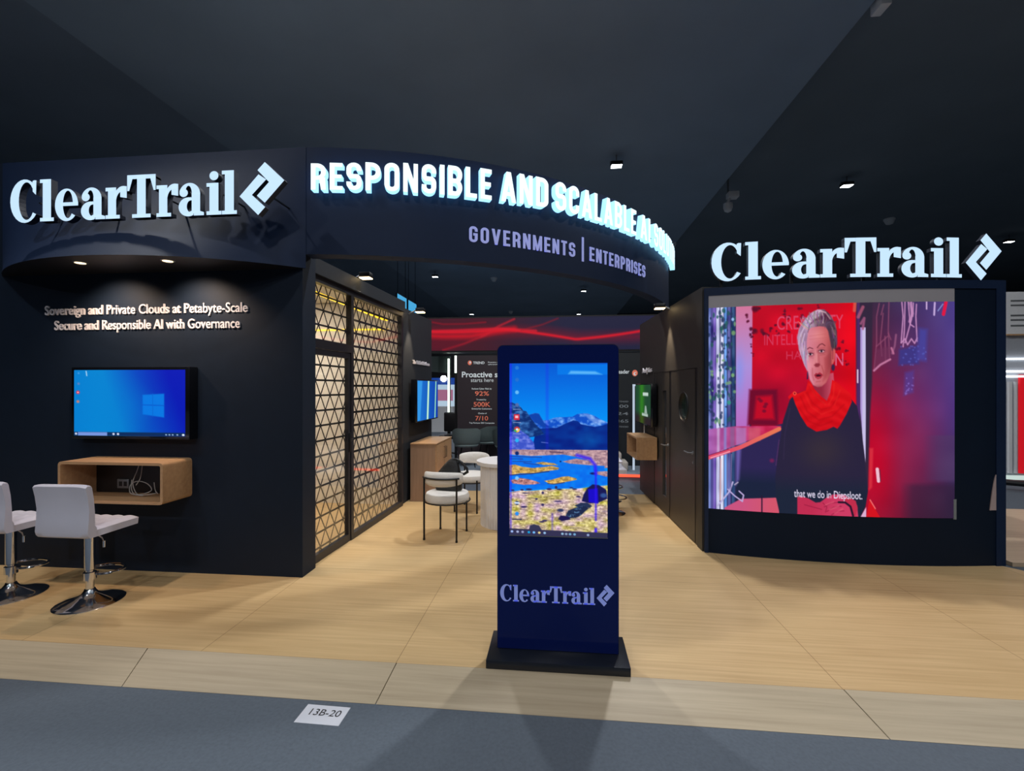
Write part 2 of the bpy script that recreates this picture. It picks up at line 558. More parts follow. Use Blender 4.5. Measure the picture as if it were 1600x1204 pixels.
    def build(s, name, fn, parent, strength=1.0, diffuse=False):
        """fn(u, v) -> point, u from the left, v from the top"""
        u = np.linspace(0, 1, s.w); v = np.linspace(0, 1, s.h)
        V = np.array([fn(a, b) for b in v for a in u], dtype=np.float32)
        idx = np.arange(s.w * s.h).reshape(s.h, s.w)
        F = np.stack([idx[:-1, :-1], idx[1:, :-1], idx[1:, 1:], idx[:-1, 1:]], -1).reshape(-1, 4)
        me = bpy.data.meshes.new(name)
        nf = len(F)
        me.vertices.add(len(V)); me.vertices.foreach_set('co', V.ravel())
        me.loops.add(nf * 4); me.loops.foreach_set('vertex_index', F.ravel().astype(np.int32))
        me.polygons.add(nf); me.polygons.foreach_set('loop_start', np.arange(0, nf * 4, 4, dtype=np.int32))
        me.update(calc_edges=True)
        c = np.clip(s.I, 0, 255) / 255.0
        lin = np.where(c <= .04045, c / 12.92, ((c + .055) / 1.055) ** 2.4)
        at = me.color_attributes.new('picture', 'FLOAT_COLOR', 'POINT')
        at.data.foreach_set('color', np.concatenate([lin.reshape(-1, 3), np.ones((len(V), 1))], 1).astype(np.float32).ravel())
        m = bpy.data.materials.new(name + '_glow')
        m.use_nodes = True
        nt = m.node_tree
        b = nt.nodes['Principled BSDF']
        a = nt.nodes.new('ShaderNodeVertexColor'); a.layer_name = 'picture'
        if diffuse:
            nt.links.new(a.outputs[0], b.inputs['Base Color']); b.inputs['Roughness'].default_value = .6
        else:
            b.inputs['Base Color'].default_value = (.003, .003, .004, 1)
            b.inputs['Roughness'].default_value = .5
            b.inputs['Specular IOR Level'].default_value = .12
            nt.links.new(a.outputs[0], b.inputs['Emission Color'])
        b.inputs['Emission Strength'].default_value = 0 if diffuse else strength
        if not diffuse: m.cycles.emission_sampling = 'NONE'
        me.materials.append(m)
        o = bpy.data.objects.new(name, me)
        COL.objects.link(o)
        o.parent = parent
        return o

# ------------------------------------------------------------------ materials
M_wall = mat('dark_wall_paint', (.0055, .0125, .027), .6, noise=.15, nscale=9, bump=.15, spec=.25)
M_wall_in = mat('charcoal_inner_paint', (.020, .024, .031), .6, noise=.12, nscale=9, bump=.1, spec=.3)
M_fascia = mat('dark_fascia_paint', (.0075, .020, .058), .55, noise=.1, nscale=8, bump=.1, spec=.25)
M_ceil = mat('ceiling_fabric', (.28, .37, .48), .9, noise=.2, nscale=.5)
M_ceil_dim = mat('ceiling_fabric_dimmed', (.17, .215, .26), .9, noise=.2, nscale=.5)  # same fabric; dimmer light on the right put into a darker colour
M_hall = mat('hall_wall_black', (.012, .015, .02), .8)
M_carpet = mat('grey_carpet', (.098, .120, .148), .95, noise=.22, nscale=60, bump=.4)
M_floor = wood_mat('floor_plywood', srgb(184, 152, 106), srgb(216, 186, 138), seams=(1.22, 1.30, .93, -2.6, 0.0))
M_ramp = wood_mat('ramp_plywood', srgb(164, 148, 122), srgb(194, 178, 150))
M_wood = wood_mat('light_wood', srgb(174, 134, 96), srgb(202, 162, 120), sx=2, sy=30, sz=30)
M_woodx = wood_mat('cabinet_wood', srgb(150, 120, 98), srgb(176, 144, 120), sx=30, sy=30, sz=2)
M_black = mat('black_plastic', (.006, .006, .008), .4)
M_blackg = mat('black_gloss', (.004, .005, .008), .12, coat=.5)
M_metalb = mat('black_metal', (.012, .012, .014), .4, metal=.3)
M_chrome = mat('chrome', (.75, .77, .82), .10, metal=1.0, noise=.02)
M_white = mat('white_leather', (.64, .64, .74), .45, noise=.03, nscale=12, bump=.1)
M_boucle = mat('white_boucle', (.78, .75, .71), .9, noise=.08, nscale=140, bump=.7)
M_tablew = mat('white_laminate', (.80, .77, .76), .45, noise=.01)
M_bag = mat('black_bag_leather', (.008, .008, .009), .45, bump=.3, nscale=60)
M_text = mat('white_acrylic', (.78, .74, .78), .4, noise=.02)
M_kiosk = mat('kiosk_glass_blue_veil', (.0045, .012, .095), .12, coat=.1, noise=.05, spec=.22)  # black glass; blue glare and reflections put into a navy base
M_kside = mat('kiosk_shell', (.006, .009, .03), .35)
M_kbase = mat('kiosk_base_steel', (.010, .013, .020), .28, noise=.1)
M_logo = mat('pale_blue_vinyl', srgb(165, 180, 245), .5, noise=.02, emit=srgb(130, 150, 255), strength=.15)  # printed vinyl; faint emission added to look lit
M_letter = light_mat('letter_face_white', (.56, .78, 1.0), 1.05)
M_letter_s = mat('letter_side_dark', (.012, .016, .03), .5)
M_neon = light_mat('slogan_face_white', (.80, .97, 1.0), 1.35)
M_neon_s = light_mat('slogan_side_cyan', (.30, .68, 1.0), 1.7)
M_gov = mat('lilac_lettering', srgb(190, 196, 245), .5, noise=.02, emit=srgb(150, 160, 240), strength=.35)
M_warm = light_mat('warm_lamp_lens', (1.0, .72, .36), 9)
M_cool = light_mat('cool_lamp_lens', (.92, .97, 1.0), 14)
M_grey_metal = mat('grey_metal', (.25, .26, .28), .4, metal=.6)
M_white_plastic = mat('white_plastic', (.85, .86, .88), .5, noise=.02)
M_yellow_led = light_mat('yellow_strip', (1.0, .62, .02), 2.2)
M_glass = glass_mat('clear_glass')
M_cream = mat('cream_wall', (.68, .64, .57), .8, noise=.04, nscale=3)
M_frame = mat('dark_aluminium_frame', (.020, .020, .026), .4, metal=.2)
M_lattice = mat('dark_lattice_film', (.016, .013, .012), .5)
M_led_off = mat('unlit_video_tiles', (.005, .012, .028), .6, spec=.15, noise=.12, nscale=5)
M_led_blank = mat('grey_video_tiles', (.20, .19, .20), .5, noise=.06, nscale=6, emit=(.10, .095, .105), strength=.6)  # tiles are off; the emission stands in for light falling on them
M_cable = mat('pale_cable', (.55, .53, .50), .5)
M_chair_g = mat('grey_upholstery', (.14, .19, .19), .7, bump=.2)
M_red_led = light_mat('red_strip', (1.0, .07, .03), 2.2)
M_white_led = light_mat('white_strip', (.85, 1.0, .85), 2.2)

# ------------------------------------------------------------------ setting: floor, ramp, ceiling, hall walls
struct(MB().box(-26, 32, -9, 36, -.2, -.08).build('floor', M_carpet))
plat = MB()
outl = [(-7.5, 2.6), (5.2, 2.6), (5.2, 3.2)] + arc(3.55, 3.95, .62, .62, 0, 75, 10)[::1] + [(3.6, 5.2), (1.6, 7.05), (-4.9, 7.05), (-7.5, 7.05)]
outl = [(-7.5, 2.6), (4.9, 2.6), (4.9, 3.0)] + arc(3.45, 4.0, .75, .75, -10, 55, 8) + [(3.6, 5.0), (3.4, 7.05), (-7.5, 7.05)]
plat.prism([(x, y) for x, y in outl], lambda x, y, d: (x, y, d), 0, -.075)
struct(plat.build('floor_platform', M_floor))
rp = MB()
for i, (xa, xb) in enumerate(((-7.5, -2.503), (-2.497, -.93), (-.924, 1.51), (1.516, 4.9))):
    ya = 2.362; sk = .1 if i in (1,) else 0
    k0 = .07 if abs(xa) < 7 else 0; k1 = .07 if abs(xb) < 4 else 0
    if xa == -.924: k0 = -.03
    if xb == -.93: k1 = -.03
    rp.add([(xa + k0, ya, -.078), (xb + k1, ya, -.078), (xb, 2.6, 0), (xa, 2.6, 0), (xa + k0, ya, -.085), (xb + k1, ya, -.085), (xb, 2.6, -.085), (xa, 2.6, -.085)],
           [(0, 1, 2, 3), (0, 4, 5, 1), (1, 5, 6, 2), (3, 2, 6, 7), (0, 3, 7, 4), (4, 7, 6, 5)])
struct(rp.build('trim_1', M_ramp))
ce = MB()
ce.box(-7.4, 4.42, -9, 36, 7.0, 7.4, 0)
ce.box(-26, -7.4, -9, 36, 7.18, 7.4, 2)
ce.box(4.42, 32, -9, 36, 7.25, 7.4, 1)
struct(ce.build('ceiling', [M_ceil, M_ceil_dim, mat('ceiling_fabric_mid', (.22, .29, .38), .9, noise=.2, nscale=.5)]))
struct(MB().box(-26, 32, 35.9, 36.2, -.08, 7.4).build('wall_back', M_hall))
struct(MB().box(-26.2, -26, -9, 36, -.08, 7.4).build('wall_far_left', M_hall))
struct(MB().box(32, 32.2, -9, 36, -.08, 7.4).build('wall_far_right', M_hall))
struct(MB().box(-26, 32, -9.2, -9, -.08, 7.4).build('wall_behind', M_hall))

# hall lamps
def ceiling_lamp(x, y, label, z=7.0, power=None, vis=True, rz=0.0, warm=False):
    zz = z if -7.4 < x < 4.42 else (7.18 if x < 0 else 7.25)
    t = thing('ceiling_lamp', label, 'lamp', (x, y, zz), rz, 'flood lamps on the hall ceiling')
    MB().box(-.012, .012, -.012, .012, -.16, 0).box(-.15, -.138, -.02, .02, -.22, -.15).box(.138, .15, -.02, .02, -.22, -.15).box(-.15, .15, -.02, .02, -.165, -.15).build('bracket', M_grey_metal, t)
    MB().rbox(-.135, .135, -.10, .10, -.26, -.17, .015, 2).build('housing', M_metalb, t, True)
    MB().box(-.12, .12, -.085, .085, -.266, -.258).build('lens', M_cool, t)
    spot(t, (0, 0, -.30), (0, 0, -5), power or LAMP_W, (.97, .98, 1.0), 160, .5, .1)
    return t
for x, y, lab, pw in [
    (1.38, 10.9, 'brightest white ceiling flood lamp, above the glowing slogan on the curved fascia', LAMP_W),
    (7.73, 13.15, 'white ceiling flood lamp on the dark right ceiling, above the red and purple video wall', LAMP_W),
    (16.7, 18.8, 'white ceiling flood lamp at the right edge, beside the emblem of the video wall sign', LAMP_W),
    (-5.64, 21.0, 'largest white ceiling lamp seen through the opening under the curved fascia', LAMP_W),
    (1.43, 24.9, 'white ceiling lamp seen under the right end of the curved fascia', LAMP_W),
    (-5.96, 32.0, 'small far white ceiling lamp above the red wave banner, left one', LAMP_W),
    (1.53, 32.7, 'small far white ceiling lamp above the red wave banner, right one', LAMP_W)]:
    ceiling_lamp(x, y, lab, power=pw)
for x, y, k in [(1.25, 5.5, 1.9), (-1.5, 5.2, 1.1), (-4.6, .3, .7), (3.9, .6, .7), (-.6, -1.8, .7), (-5.5, 3.6, .8), (6.5, 4.6, .9), (-5.5, -6.5, 1.5), (0.5, -6.5, 1.5), (6.5, -6.5, 1.5)]:  # unseen lamps; the front row is added to brighten walls and lettering
    ceiling_lamp(x, y, 'unseen white ceiling flood lamp out of the picture, lighting the stand', power=LAMP_W * k)

# small ceiling fittings
for x, y, lab in [(-3.08, 22.5, 'white dome detector on the ceiling in the middle of the opening under the fascia'),
                  (-3.25, 32.5, 'tiny white dome detector above the red wave banner'),
                  (11.1, 16.6, 'white dome detector on the dark ceiling above the lower-right illuminated sign'),
                  (4.3, 17.8, 'white dome detector just right of the end of the glowing slogan')]:
    t = thing('smoke_detector', lab, 'smoke detector', (x, y, 7.25 if x > 4.42 else 7.0), 0, 'dome detectors on the ceiling')
    MB().lathe([(.17, -.05), (.17, 0)], 16).build('base', M_white_plastic, t, True)
    MB().lathe([(.02, -.2), (.1, -.17), (.14, -.1), (.15, -.05)], 16).build('dome', M_white_plastic, t, True)
t = thing('security_camera', 'white dome security camera on a box hung at the edge of the lighter ceiling', 'camera', (4.62, 13.0, 7.0))
MB().box(-.02, .02, -.02, .02, -.12, .245).build('bracket', M_grey_metal, t)
MB().rbox(-.02, .26, -.12, .12, -.28, -.12, .02, 2).build('junction_box', M_white_plastic, t, True)
MB().tube([(.05, 0, -.28), (.0, 0, -.36), (.02, 0, -.42)], .04).build('arm', M_white_plastic, t, True)
MB().lathe([(.02, -.66), (.09, -.62), (.12, -.54), (.12, -.42), (.03, -.40)], 16).build('dome', M_white_plastic, t, True)
t = thing('junction_box', 'white box hung from the ceiling edge at the top right of the view', 'box', (4.53, 6.94, 7.25))
MB().box(-.02, .02, -.02, .02, -.2, 0).build('hanger', M_grey_metal, t)
MB().rbox(-.07, .07, -.12, .12, -.36, -.2, .015, 2).build('body', M_white_plastic, t, True)

# ------------------------------------------------------------------ left wall with the bulging fascia
struct(MB().box(-7.4, -2.13, 3.69, 3.90, 0, 3.62).build('wall_left', M_wall))
SAG, XL, XR = .53, -4.97, -2.10
def soffit_off(x):
    if x <= XL or x >= XR: return 0.0
    c = (XL + XR) / 2; hw = (XR - XL) / 2
    R = (hw * hw + SAG * SAG) / (2 * SAG)
    return math.sqrt(max(R * R - (x - c) ** 2, 0)) - (R - SAG)
fb = MB()
NX, NZ = 60, 14
vv = []
for i in range(NX + 1):
    x = XL + (XR - XL) * i / NX
    for j in range(NZ + 1):
        q = j / NZ
        z = 3.62 - (3.62 - 2.6) * q
        vv.append((x, 3.688 - soffit_off(x) * q ** 1.7, z))
ff = []
for i in range(NX):
    for j in range(NZ):
        a = i * (NZ + 1) + j
        ff.append((a, a + 1, a + NZ + 2, a + NZ + 1))
fb.add(vv, ff)
o = len(fb.v)
fb.v += [(XL + (XR - XL) * i / NX, 3.69, 2.6) for i in range(NX + 1)]
for i in range(NX):
    fb.f.append((o + i, o + i + 1, (i + 1) * (NZ + 1) + NZ, i * (NZ + 1) + NZ)); fb.mi.append(1)
struct(fb.build('wall_fascia_left', [M_fascia, M_black], smooth=True))
for x, y, lab in [(-3.80, 3.34, 'small warm recessed downlight in the dark soffit, left of the pair'), (-3.056, 3.357, 'small warm recessed downlight in the dark soffit, right of the pair')]:
    t = thing('downlight', lab, 'lamp', (x, y, 2.6), 0, 'downlights in the left soffit')
    MB().lathe([(.045, -.004), (.05, -.002), (.05, 0)], 20).build('rim', M_grey_metal, t, True)
    MB().lathe([(.036, -.006), (.036, -.003)], 20).build('lens', light_mat('downlight_lens', (1, .72, .42), 2.5), t)
    spot(t, (0, 0, -.03), (0.02, .45, -1.0), 46, (1, .74, .54), 125, 1.0, .03)

# raised text on the left wall
t = thing('wall_lettering', 'raised white two-line slogan on the dark left wall above the television', 'lettering', (-3.575, 3.69, 2.1))
wl = lambda dx, dz: (lambda x, y, d: (x + dx, d, y + dz))
font_part('text_line', 'Sovereign and Private Clouds at Petabyte-Scale', wl(0, .142), 1.92, .082, M_text, t, -.012, 0, .008, 'C')
font_part('text_line', 'Secure and Responsible AI with Governance', wl(.012, .008), 1.755, .082, M_text, t, -.012, 0, .008, 'C')

# ClearTrail sign on the left fascia
t = thing('illuminated_sign', 'glowing white company name sign with diamond emblem on the left fascia', 'sign', (-4.377, 3.30, 2.925))
wordmark(t, lambda x, y, d: (x, d, y), 1.945, .335, .36, .40, .022, -.015, 0.0, .05, [M_letter, M_letter_s])
for x in (.2, .75, 1.3, 1.8, 2.15):
    o_ = 3.688 - soffit_off(-4.377 + x) * ((3.62 - 3.1) / 1.02) ** 1.7
    MB().box(x - .005, x + .005, .05, o_ - 3.30 + .02, .165, .175).build('standoff', M_metalb, t)

# ------------------------------------------------------------------ curved entrance fascia
FX, FY, FR = -2.5203, 7.8154, 4.1321
def onarc(s, z, rad):
    th = s / FR
    return (FX + (4.27 + rad) * math.sin(th), FY + .126 - (4.27 + rad) * math.cos(th), z)
ca = MB()
S0, S1, NS = .40, 5.75, 90
sec = [(0, 2.72), (0, 3.62), (-.14, 3.62), (-.14, 2.72)]
vv = []
for i in range(NS + 1):
    s_ = S0 + (S1 - S0) * i / NS
    vv += [onarc(s_, z, r) for r, z in sec]
ff = []
for i in range(NS):
    for k in range(4):
        a, b = i * 4 + k, i * 4 + (k + 1) % 4
        ff.append((b, a, a + 4, b + 4))
ff += [(0, 1, 2, 3), tuple(NS * 4 + k for k in (3, 2, 1, 0))]
ca.add(vv, ff)
struct(ca.build('wall_fascia_curved', M_fascia, smooth=True))
arcfn = lambda x, y, d: onarc(x, y, d)
t = thing('illuminated_slogan', 'bright glowing white slogan letters curving along the entrance fascia', 'sign', (0, 0, 0))
for wd, a, b in (('RESPONSIBLE', .48, 1.915), ('AND', 2.0, 2.46), ('SCALABLE', 2.535, 3.70), ('AI', 3.79, 4.03), ('SOLUTIONS', 4.14, 5.45)):
    caps_row(t, wd, arcfn, a, b, lambda q: float(np.interp(q, [.5, 1.9, 2.44, 5.5], [3.228, 3.262, 3.285, 3.282])), lambda q: float(np.interp(q, [.5, 1.9, 5.5], [.216, .270, .276])), .085, .02, [M_neon, M_neon_s], t=.148, gap=.12)
t = thing('fascia_lettering', 'flat lilac second line of lettering under the glowing slogan on the curved fascia', 'lettering', (0, 0, 0))
for wd, a, b in (('GOVERNMENTS', 1.738, 2.827), ('ENTERPRISES', 3.022, 4.067)):
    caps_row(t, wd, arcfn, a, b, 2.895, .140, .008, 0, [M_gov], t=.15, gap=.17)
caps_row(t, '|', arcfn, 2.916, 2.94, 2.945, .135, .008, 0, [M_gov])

# ------------------------------------------------------------------ glazed partition on the left of the entrance
GA = (-2.20, 3.90); GB = (-2.105, 6.08)
GL = math.hypot(GB[0] - GA[0], GB[1] - GA[1]); GANG = math.atan2(GB[1] - GA[1], GB[0] - GA[0])
def clipseg(a, b, x0, x1, z0, z1):
    (ax, az), (bx, bz) = a, b
    t0, t1 = 0.0, 1.0
    for p, q in ((-(bx - ax), ax - x0), (bx - ax, x1 - ax), (-(bz - az), az - z0), (bz - az, z1 - az)):
        if abs(p) < 1e-12:
            if q < 0: return None
        else:
            r = q / p
            if p < 0: t0 = max(t0, r)
            else: t1 = min(t1, r)
    if t1 - t0 < 1e-4: return None
    return (ax + t0 * (bx - ax), az + t0 * (bz - az)), (ax + t1 * (bx - ax), az + t1 * (bz - az))
def lattice(x0, x1, z0, z1, base, row, y, wd=.012, wh=.016):
    mb = MB()
    def bar(a, b, w):
        c = clipseg(a, b, x0, x1, z0, z1)
        if not c: return
        for p in thick(list(c), w): mb.prism(p, lambda u, v, d: (u, d, v), y, y + .004)
    n = int((z1 - z0) / row) + 1
    for k in range(n + 1): bar((x0, z1 - .09 - k * row), (x1, z1 - .09 - k * row), wh)
    h = z1 - z0 + 1.0
    zt = z1 - .09 + row * 2
    for k in range(-60, 90):
        xs = x0 + k * base
        bar((xs, zt), (xs + base / 2 * (h / row) * 1.0, zt - h), wd)
        bar((xs, zt), (xs - base / 2 * (h / row) * 1.0, zt - h), wd)
    return mb
win = struct(bpy.data.objects.new('window_1', None)); COL.objects.link(win)
win.location = (GA[0], GA[1], 0); win.rotation_euler = (0, 0, GANG)
fr = MB()
fr.box(0.0, .03, -.03, .03, 0, 2.62).box(.735, .79, -.03, .03, 0, 2.62).box(GL - .05, GL, -.03, .03, 0, 2.62)
fr.box(.03, .735, -.03, .03, 2.56, 2.62).box(.79, GL - .05, -.03, .03, 2.56, 2.62).box(.79, GL - .05, -.03, .03, 0, .06)
fr.box(.03, .735, -.03, .03, 1.96, 2.04)
fr.build('frame', M_frame, win)
MB().box(.79, GL - .05, -.003, .003, .06, 2.56).build('pane', M_glass, win)
MB().box(.03, .735, -.003, .003, 2.04, 2.56).build('pane', M_glass, win)
lattice(.79, GL - .05, .06, 2.56, .148, .142, .016, .015, .024).build('lattice', M_lattice, win)
lattice(.03, .735, 2.04, 2.56, .168, .142, .016, .011, .018).build('lattice', M_lattice, win)
dr = struct(bpy.data.objects.new('door_1', None)); COL.objects.link(dr)
dr.location = (GA[0], GA[1], 0); dr.rotation_euler = (0, 0, GANG)
fr = MB()
fr.box(.032, .06, -.022, .022, .005, 1.955).box(.69, .733, -.022, .022, .005, 1.955).box(.06, .69, -.022, .022, .005, .075).box(.06, .69, -.022, .022, 1.90, 1.955)
fr.build('frame', M_frame, dr)
MB().box(.06, .69, -.003, .003, .075, 1.90).build('pane', M_glass, dr)
lattice(.06, .69, .075, 1.90, .168, .142, .014, .011, .018).build('lattice', M_lattice, dr)
hd = MB()
hd.rbox(.70, .725, -.032, -.02, .93, 1.13, .004, 2)
hd.tube([(.712, -.03, 1.06), (.712, -.07, 1.06), (.62, -.075, 1.06)], .009, 8)
hd.build('handle', M_metalb, dr, True)
# header above the glass and the wall beyond it
hdr = MB()
hdr.box(0, GL, -.06, .10, 2.62, 2.76)
o = hdr.build('wall_header', M_wall_in); struct(o); o.location = (GA[0], GA[1], 0); o.rotation_euler = (0, 0, GANG)
MB_ = MB().add([(-2.105, 6.08, 0), (-2.05, 7.42, 0), (-2.15, 7.42, 0), (-2.125, 6.08, 0), (-2.105, 6.08, 2.70), (-2.05, 7.42, 2.70), (-2.15, 7.42, 2.70), (-2.125, 6.08, 2.70)],
               [(0, 3, 2, 1), (4, 5, 6, 7), (0, 1, 5, 4), (1, 2, 6, 5), (2, 3, 7, 6), (3, 0, 4, 7)])
struct(MB_.build('wall_inner_left', M_wall_in))
# room behind the glass
struct(MB().box(-5.0, -2.135, 6.12, 6.2, 0, 2.76).build('wall_room_back', M_cream))
struct(MB().box(-5.08, -5.0, 3.91, 6.2, 0, 2.76).build('wall_room_left', M_cream))
struct(MB().box(-5.0, -2.30, 3.905, 3.93, 0, 2.76).build('wall_room_front', M_cream))
struct(MB().box(-5.05, -2.26, 3.93, 6.16, 2.77, 2.82).build('ceiling_room', M_cream))
tag(MB().box(-2.32, -2.28, 3.95, 6.05, 2.50, 2.515).build('led_strip', M_yellow_led), 'yellow light strip running along the top of the lattice glass partition', 'light strip', 'yellow strips in the glass room')
tag(MB().box(-4.6, -2.3, 6.10, 6.12, 2.385, 2.405).build('led_strip', M_yellow_led), 'yellow light strip on the back wall of the room behind the lattice glass', 'light strip', 'yellow strips in the glass room')
t = thing('room_fill_lamp', 'unseen ceiling panel lamp added to light the room behind the lattice glass', 'lamp', (-3.6, 5.0, 2.77))
MB().box(-.3, .3, -.3, .3, -.02, 0).build('diffuser', light_mat('room_fill_glow', (1, .93, .82), 2.0), t)
la = bpy.data.lights.new('room_fill_light', 'AREA'); la.size = .6; la.energy = 42; la.color = (1, .91, .79)  # unseen fill light added for the glass room
lo = bpy.data.objects.new('room_fill_light', la); COL.objects.link(lo); lo.parent = t; lo.location = (0, 0, -.03)
# wall text further in
wang = math.atan2(1.34, .055)
t = thing('wall_lettering', 'small white lettering on the inner left wall above the small television', 'lettering', (-2.087, 6.50, 1.945), wang)
font_part('text_line', 'The Unified Platform', lambda x, y, d: (x, d, y), .76, .055, M_text, t, -.018, 0, .012)

# warm arm spotlights
def arm_spot(loc, side, label, power, tgt):
    t = thing('spotlight', label, 'lamp', loc, 0, 'warm arm spotlights on the inner walls')
    MB().tube([(-.10 * side, 0, -.02), (0, 0, .03), (.12 * side, 0, .05)], .010, 8).build('arm', M_grey_metal, t, True)
    MB().rbox(.06 * side - .05, .06 * side + .07, -.05, .05, .005, .06, .01, 2).build('housing', M_metalb, t, True)
    MB().box(.06 * side - .045, .06 * side + .065, -.045, .045, -.004, .006).build('lens', M_warm, t)
    spot(t, (.07 * side, 0, -.02), tgt, power * 1.8, (1, .76, .50), 46, .7, .03)
arm_spot((-2.10, 4.75, 2.765), 1, 'warm spotlight above the lattice glass partition', 40, (-.03, .05, -1))
arm_spot((-1.99, 6.36, 2.66), 1, 'warm spotlight above the small lettering on the inner left wall', 40, (-.13, .0, -1))
arm_spot((1.30, 5.77, 2.56), -1, 'warm spotlight at the right end of the entrance fascia', 46, (.09, -.05, -1))

# hanging blue signs beyond the partition
for y0, y1, lab in ((16.9, 18.0, 'left of two bright blue hanging panels beyond the glass partition'), (18.2, 19.3, 'right of two bright blue hanging panels beyond the glass partition')):
    t = thing('hanging_sign', lab, 'sign', (-6.0, (y0 + y1) / 2, 4.55), 0, 'blue hanging panels')
    h = (y1 - y0) / 2
    MB().box(-.05, .0, -h, h, -.7, .62).build('frame', M_metalb, t)
    MB().box(.0, .01, -h + .03, h - .03, .05, .60).box(.0, .01, -h + .03, h - .03, -.68, .05, 1).build('panel', [light_mat('sign_cyan', srgb(70, 175, 230), .9), light_mat('sign_pale', srgb(140, 190, 240), .9)], t)
    MB().tube([(-.02, -h + .1, .6), (-.02, -h + .1, 2.45)], .01, 6).tube([(-.02, h - .1, .6), (-.02, h - .1, 2.45)], .01, 6).build('cable', M_metalb, t)

# ------------------------------------------------------------------ right inner wall with its doors
RA = (1.413, 4.66); RB = (1.30, 7.40)
RL = math.hypot(RB[0] - RA[0], RB[1] - RA[1]); RANG = math.atan2(RB[1] - RA[1], RB[0] - RA[0])
# local x runs along the wall into the stand, +y local points to the left (towards the passage)
def rx(Y): return (Y - RA[1])
rw = MB()
G1, G2, G3 = (rx(4.80), rx(4.88)), (rx(5.72), rx(5.80)), (rx(6.50), rx(6.52))
TOPZ = 1.80
rw.box(0, G1[0], -.16, 0, 0, 2.58).box(G3[1], RL, -.16, 0, 0, 2.58).box(G1[0], G3[1], -.16, 0, TOPZ, 2.58).box(G1[0], G3[1], -.16, -.10, 0, TOPZ)
o = struct(rw.build('wall_right', mat('warm_charcoal_paint', (.034, .032, .030), .55, noise=.1, nscale=9, bump=.1))); o.location = (RA[0], RA[1], 0); o.rotation_euler = (0, 0, RANG)
def right_door(name):
    o = bpy.data.objects.new(name, None); COL.objects.link(struct(o)); o.location = (RA[0], RA[1], 0); o.rotation_euler = (0, 0, RANG)
    return o
M_door = mat('door_charcoal', (.034, .031, .028), .45, noise=.1, nscale=9)
d2 = right_door('door_2')
c0, c1 = G1[1], G2[0]
leaf = MB()
pc, pz, pr_ = rx(5.24), 1.385, .155
hole = arc(pc, pz, pr_, pr_, 0, 360, 32)[:-1]
# leaf with a round hole, as four quadrant polygons
qs = [(c1, pz), (c1, TOPZ - .004), (pc, TOPZ - .004)], [(pc, TOPZ - .004), (c0, TOPZ - .004), (c0, pz)], [(c0, pz), (c0, .012), (pc, .012)], [(pc, .012), (c1, .012), (c1, pz)]
for k, q in enumerate(qs):
    leaf.prism(q + arc(pc, pz, pr_, pr_, (k + 1) * 90, k * 90, 8), lambda u, v, d: (u, d, v), -.004, -.05)
leaf.build('leaf', M_door, d2)
MB().prism(hole, lambda u, v, d: (u, d, v), -.03, -.036).build('pane', mat('glass_green_reflection', (.01, .03, .025), .05, coat=.5), d2)  # greenish reflection put into the pane colour
MB().tube([(pc + (pr_ + .006) * math.cos(a), -.002, pz + (pr_ + .006) * math.sin(a)) for a in np.linspace(0, 2 * PI, 33)[:-1]], .008, 8, True).build('porthole_rim', M_metalb, d2, True)
MB().box(G1[0] + .002, G1[1] - .002, -.08, -.008, .002, TOPZ - .002).build('gap_shade_strip', M_black, d2)  # black filler strip in place of the shaded gap beside the door
hx = c0 + .06
MB().lathe([(.022, 0), (.022, .008)], 16, (hx, -.004, .92), M=Matrix.Rotation(-PI / 2, 3, 'X')).tube([(hx, .0, .92), (hx, .045, .92), (hx + .11, .05, .925)], .008, 8).lathe([(.014, 0), (.014, .006)], 12, (hx - .01, -.004, .82), M=Matrix.Rotation(-PI / 2, 3, 'X')).build('handle', M_grey_metal, d2, True)
d3 = right_door('door_3')
e0, e1 = G2[1], G3[0]
v0, v1 = rx(5.93), rx(6.10)
leaf = MB()
leaf.box(e0, v0, -.05, -.004, .012, TOPZ).box(v1, e1, -.05, -.004, .012, TOPZ).box(v0, v1, -.05, -.004, .012, .22).box(v0, v1, -.05, -.004, 1.56, TOPZ)
leaf.build('leaf', M_door, d3)
MB().box(v0, v1, -.03, -.024, .22, 1.56).build('pane', mat('vision_glass', (.03, .035, .045), .04, coat=.6), d3)
MB().box(G2[0] + .002, G2[1] - .002, -.08, -.008, .002, TOPZ - .002).build('gap_shade_strip', M_black, d3)  # black filler strip for the shade in this gap too
hx = e0 + .05
MB().lathe([(.022, 0), (.022, .008)], 16, (hx, -.004, .885), M=Matrix.Rotation(-PI / 2, 3, 'X')).tube([(hx, .0, .885), (hx, .045, .885), (hx + .11, .05, .885)], .008, 8).build('handle', M_grey_metal, d3, True)
# white text on the right wall
t = thing('wall_lettering', 'tiny white lettering on the inner right wall above the green television', 'lettering', (1.298, 7.12, 1.815), RANG + PI)
font_part('text_line', 'Analytics', lambda x, y, d: (x, d, y), .55, .07, M_text, t, -.018, 0, .012)

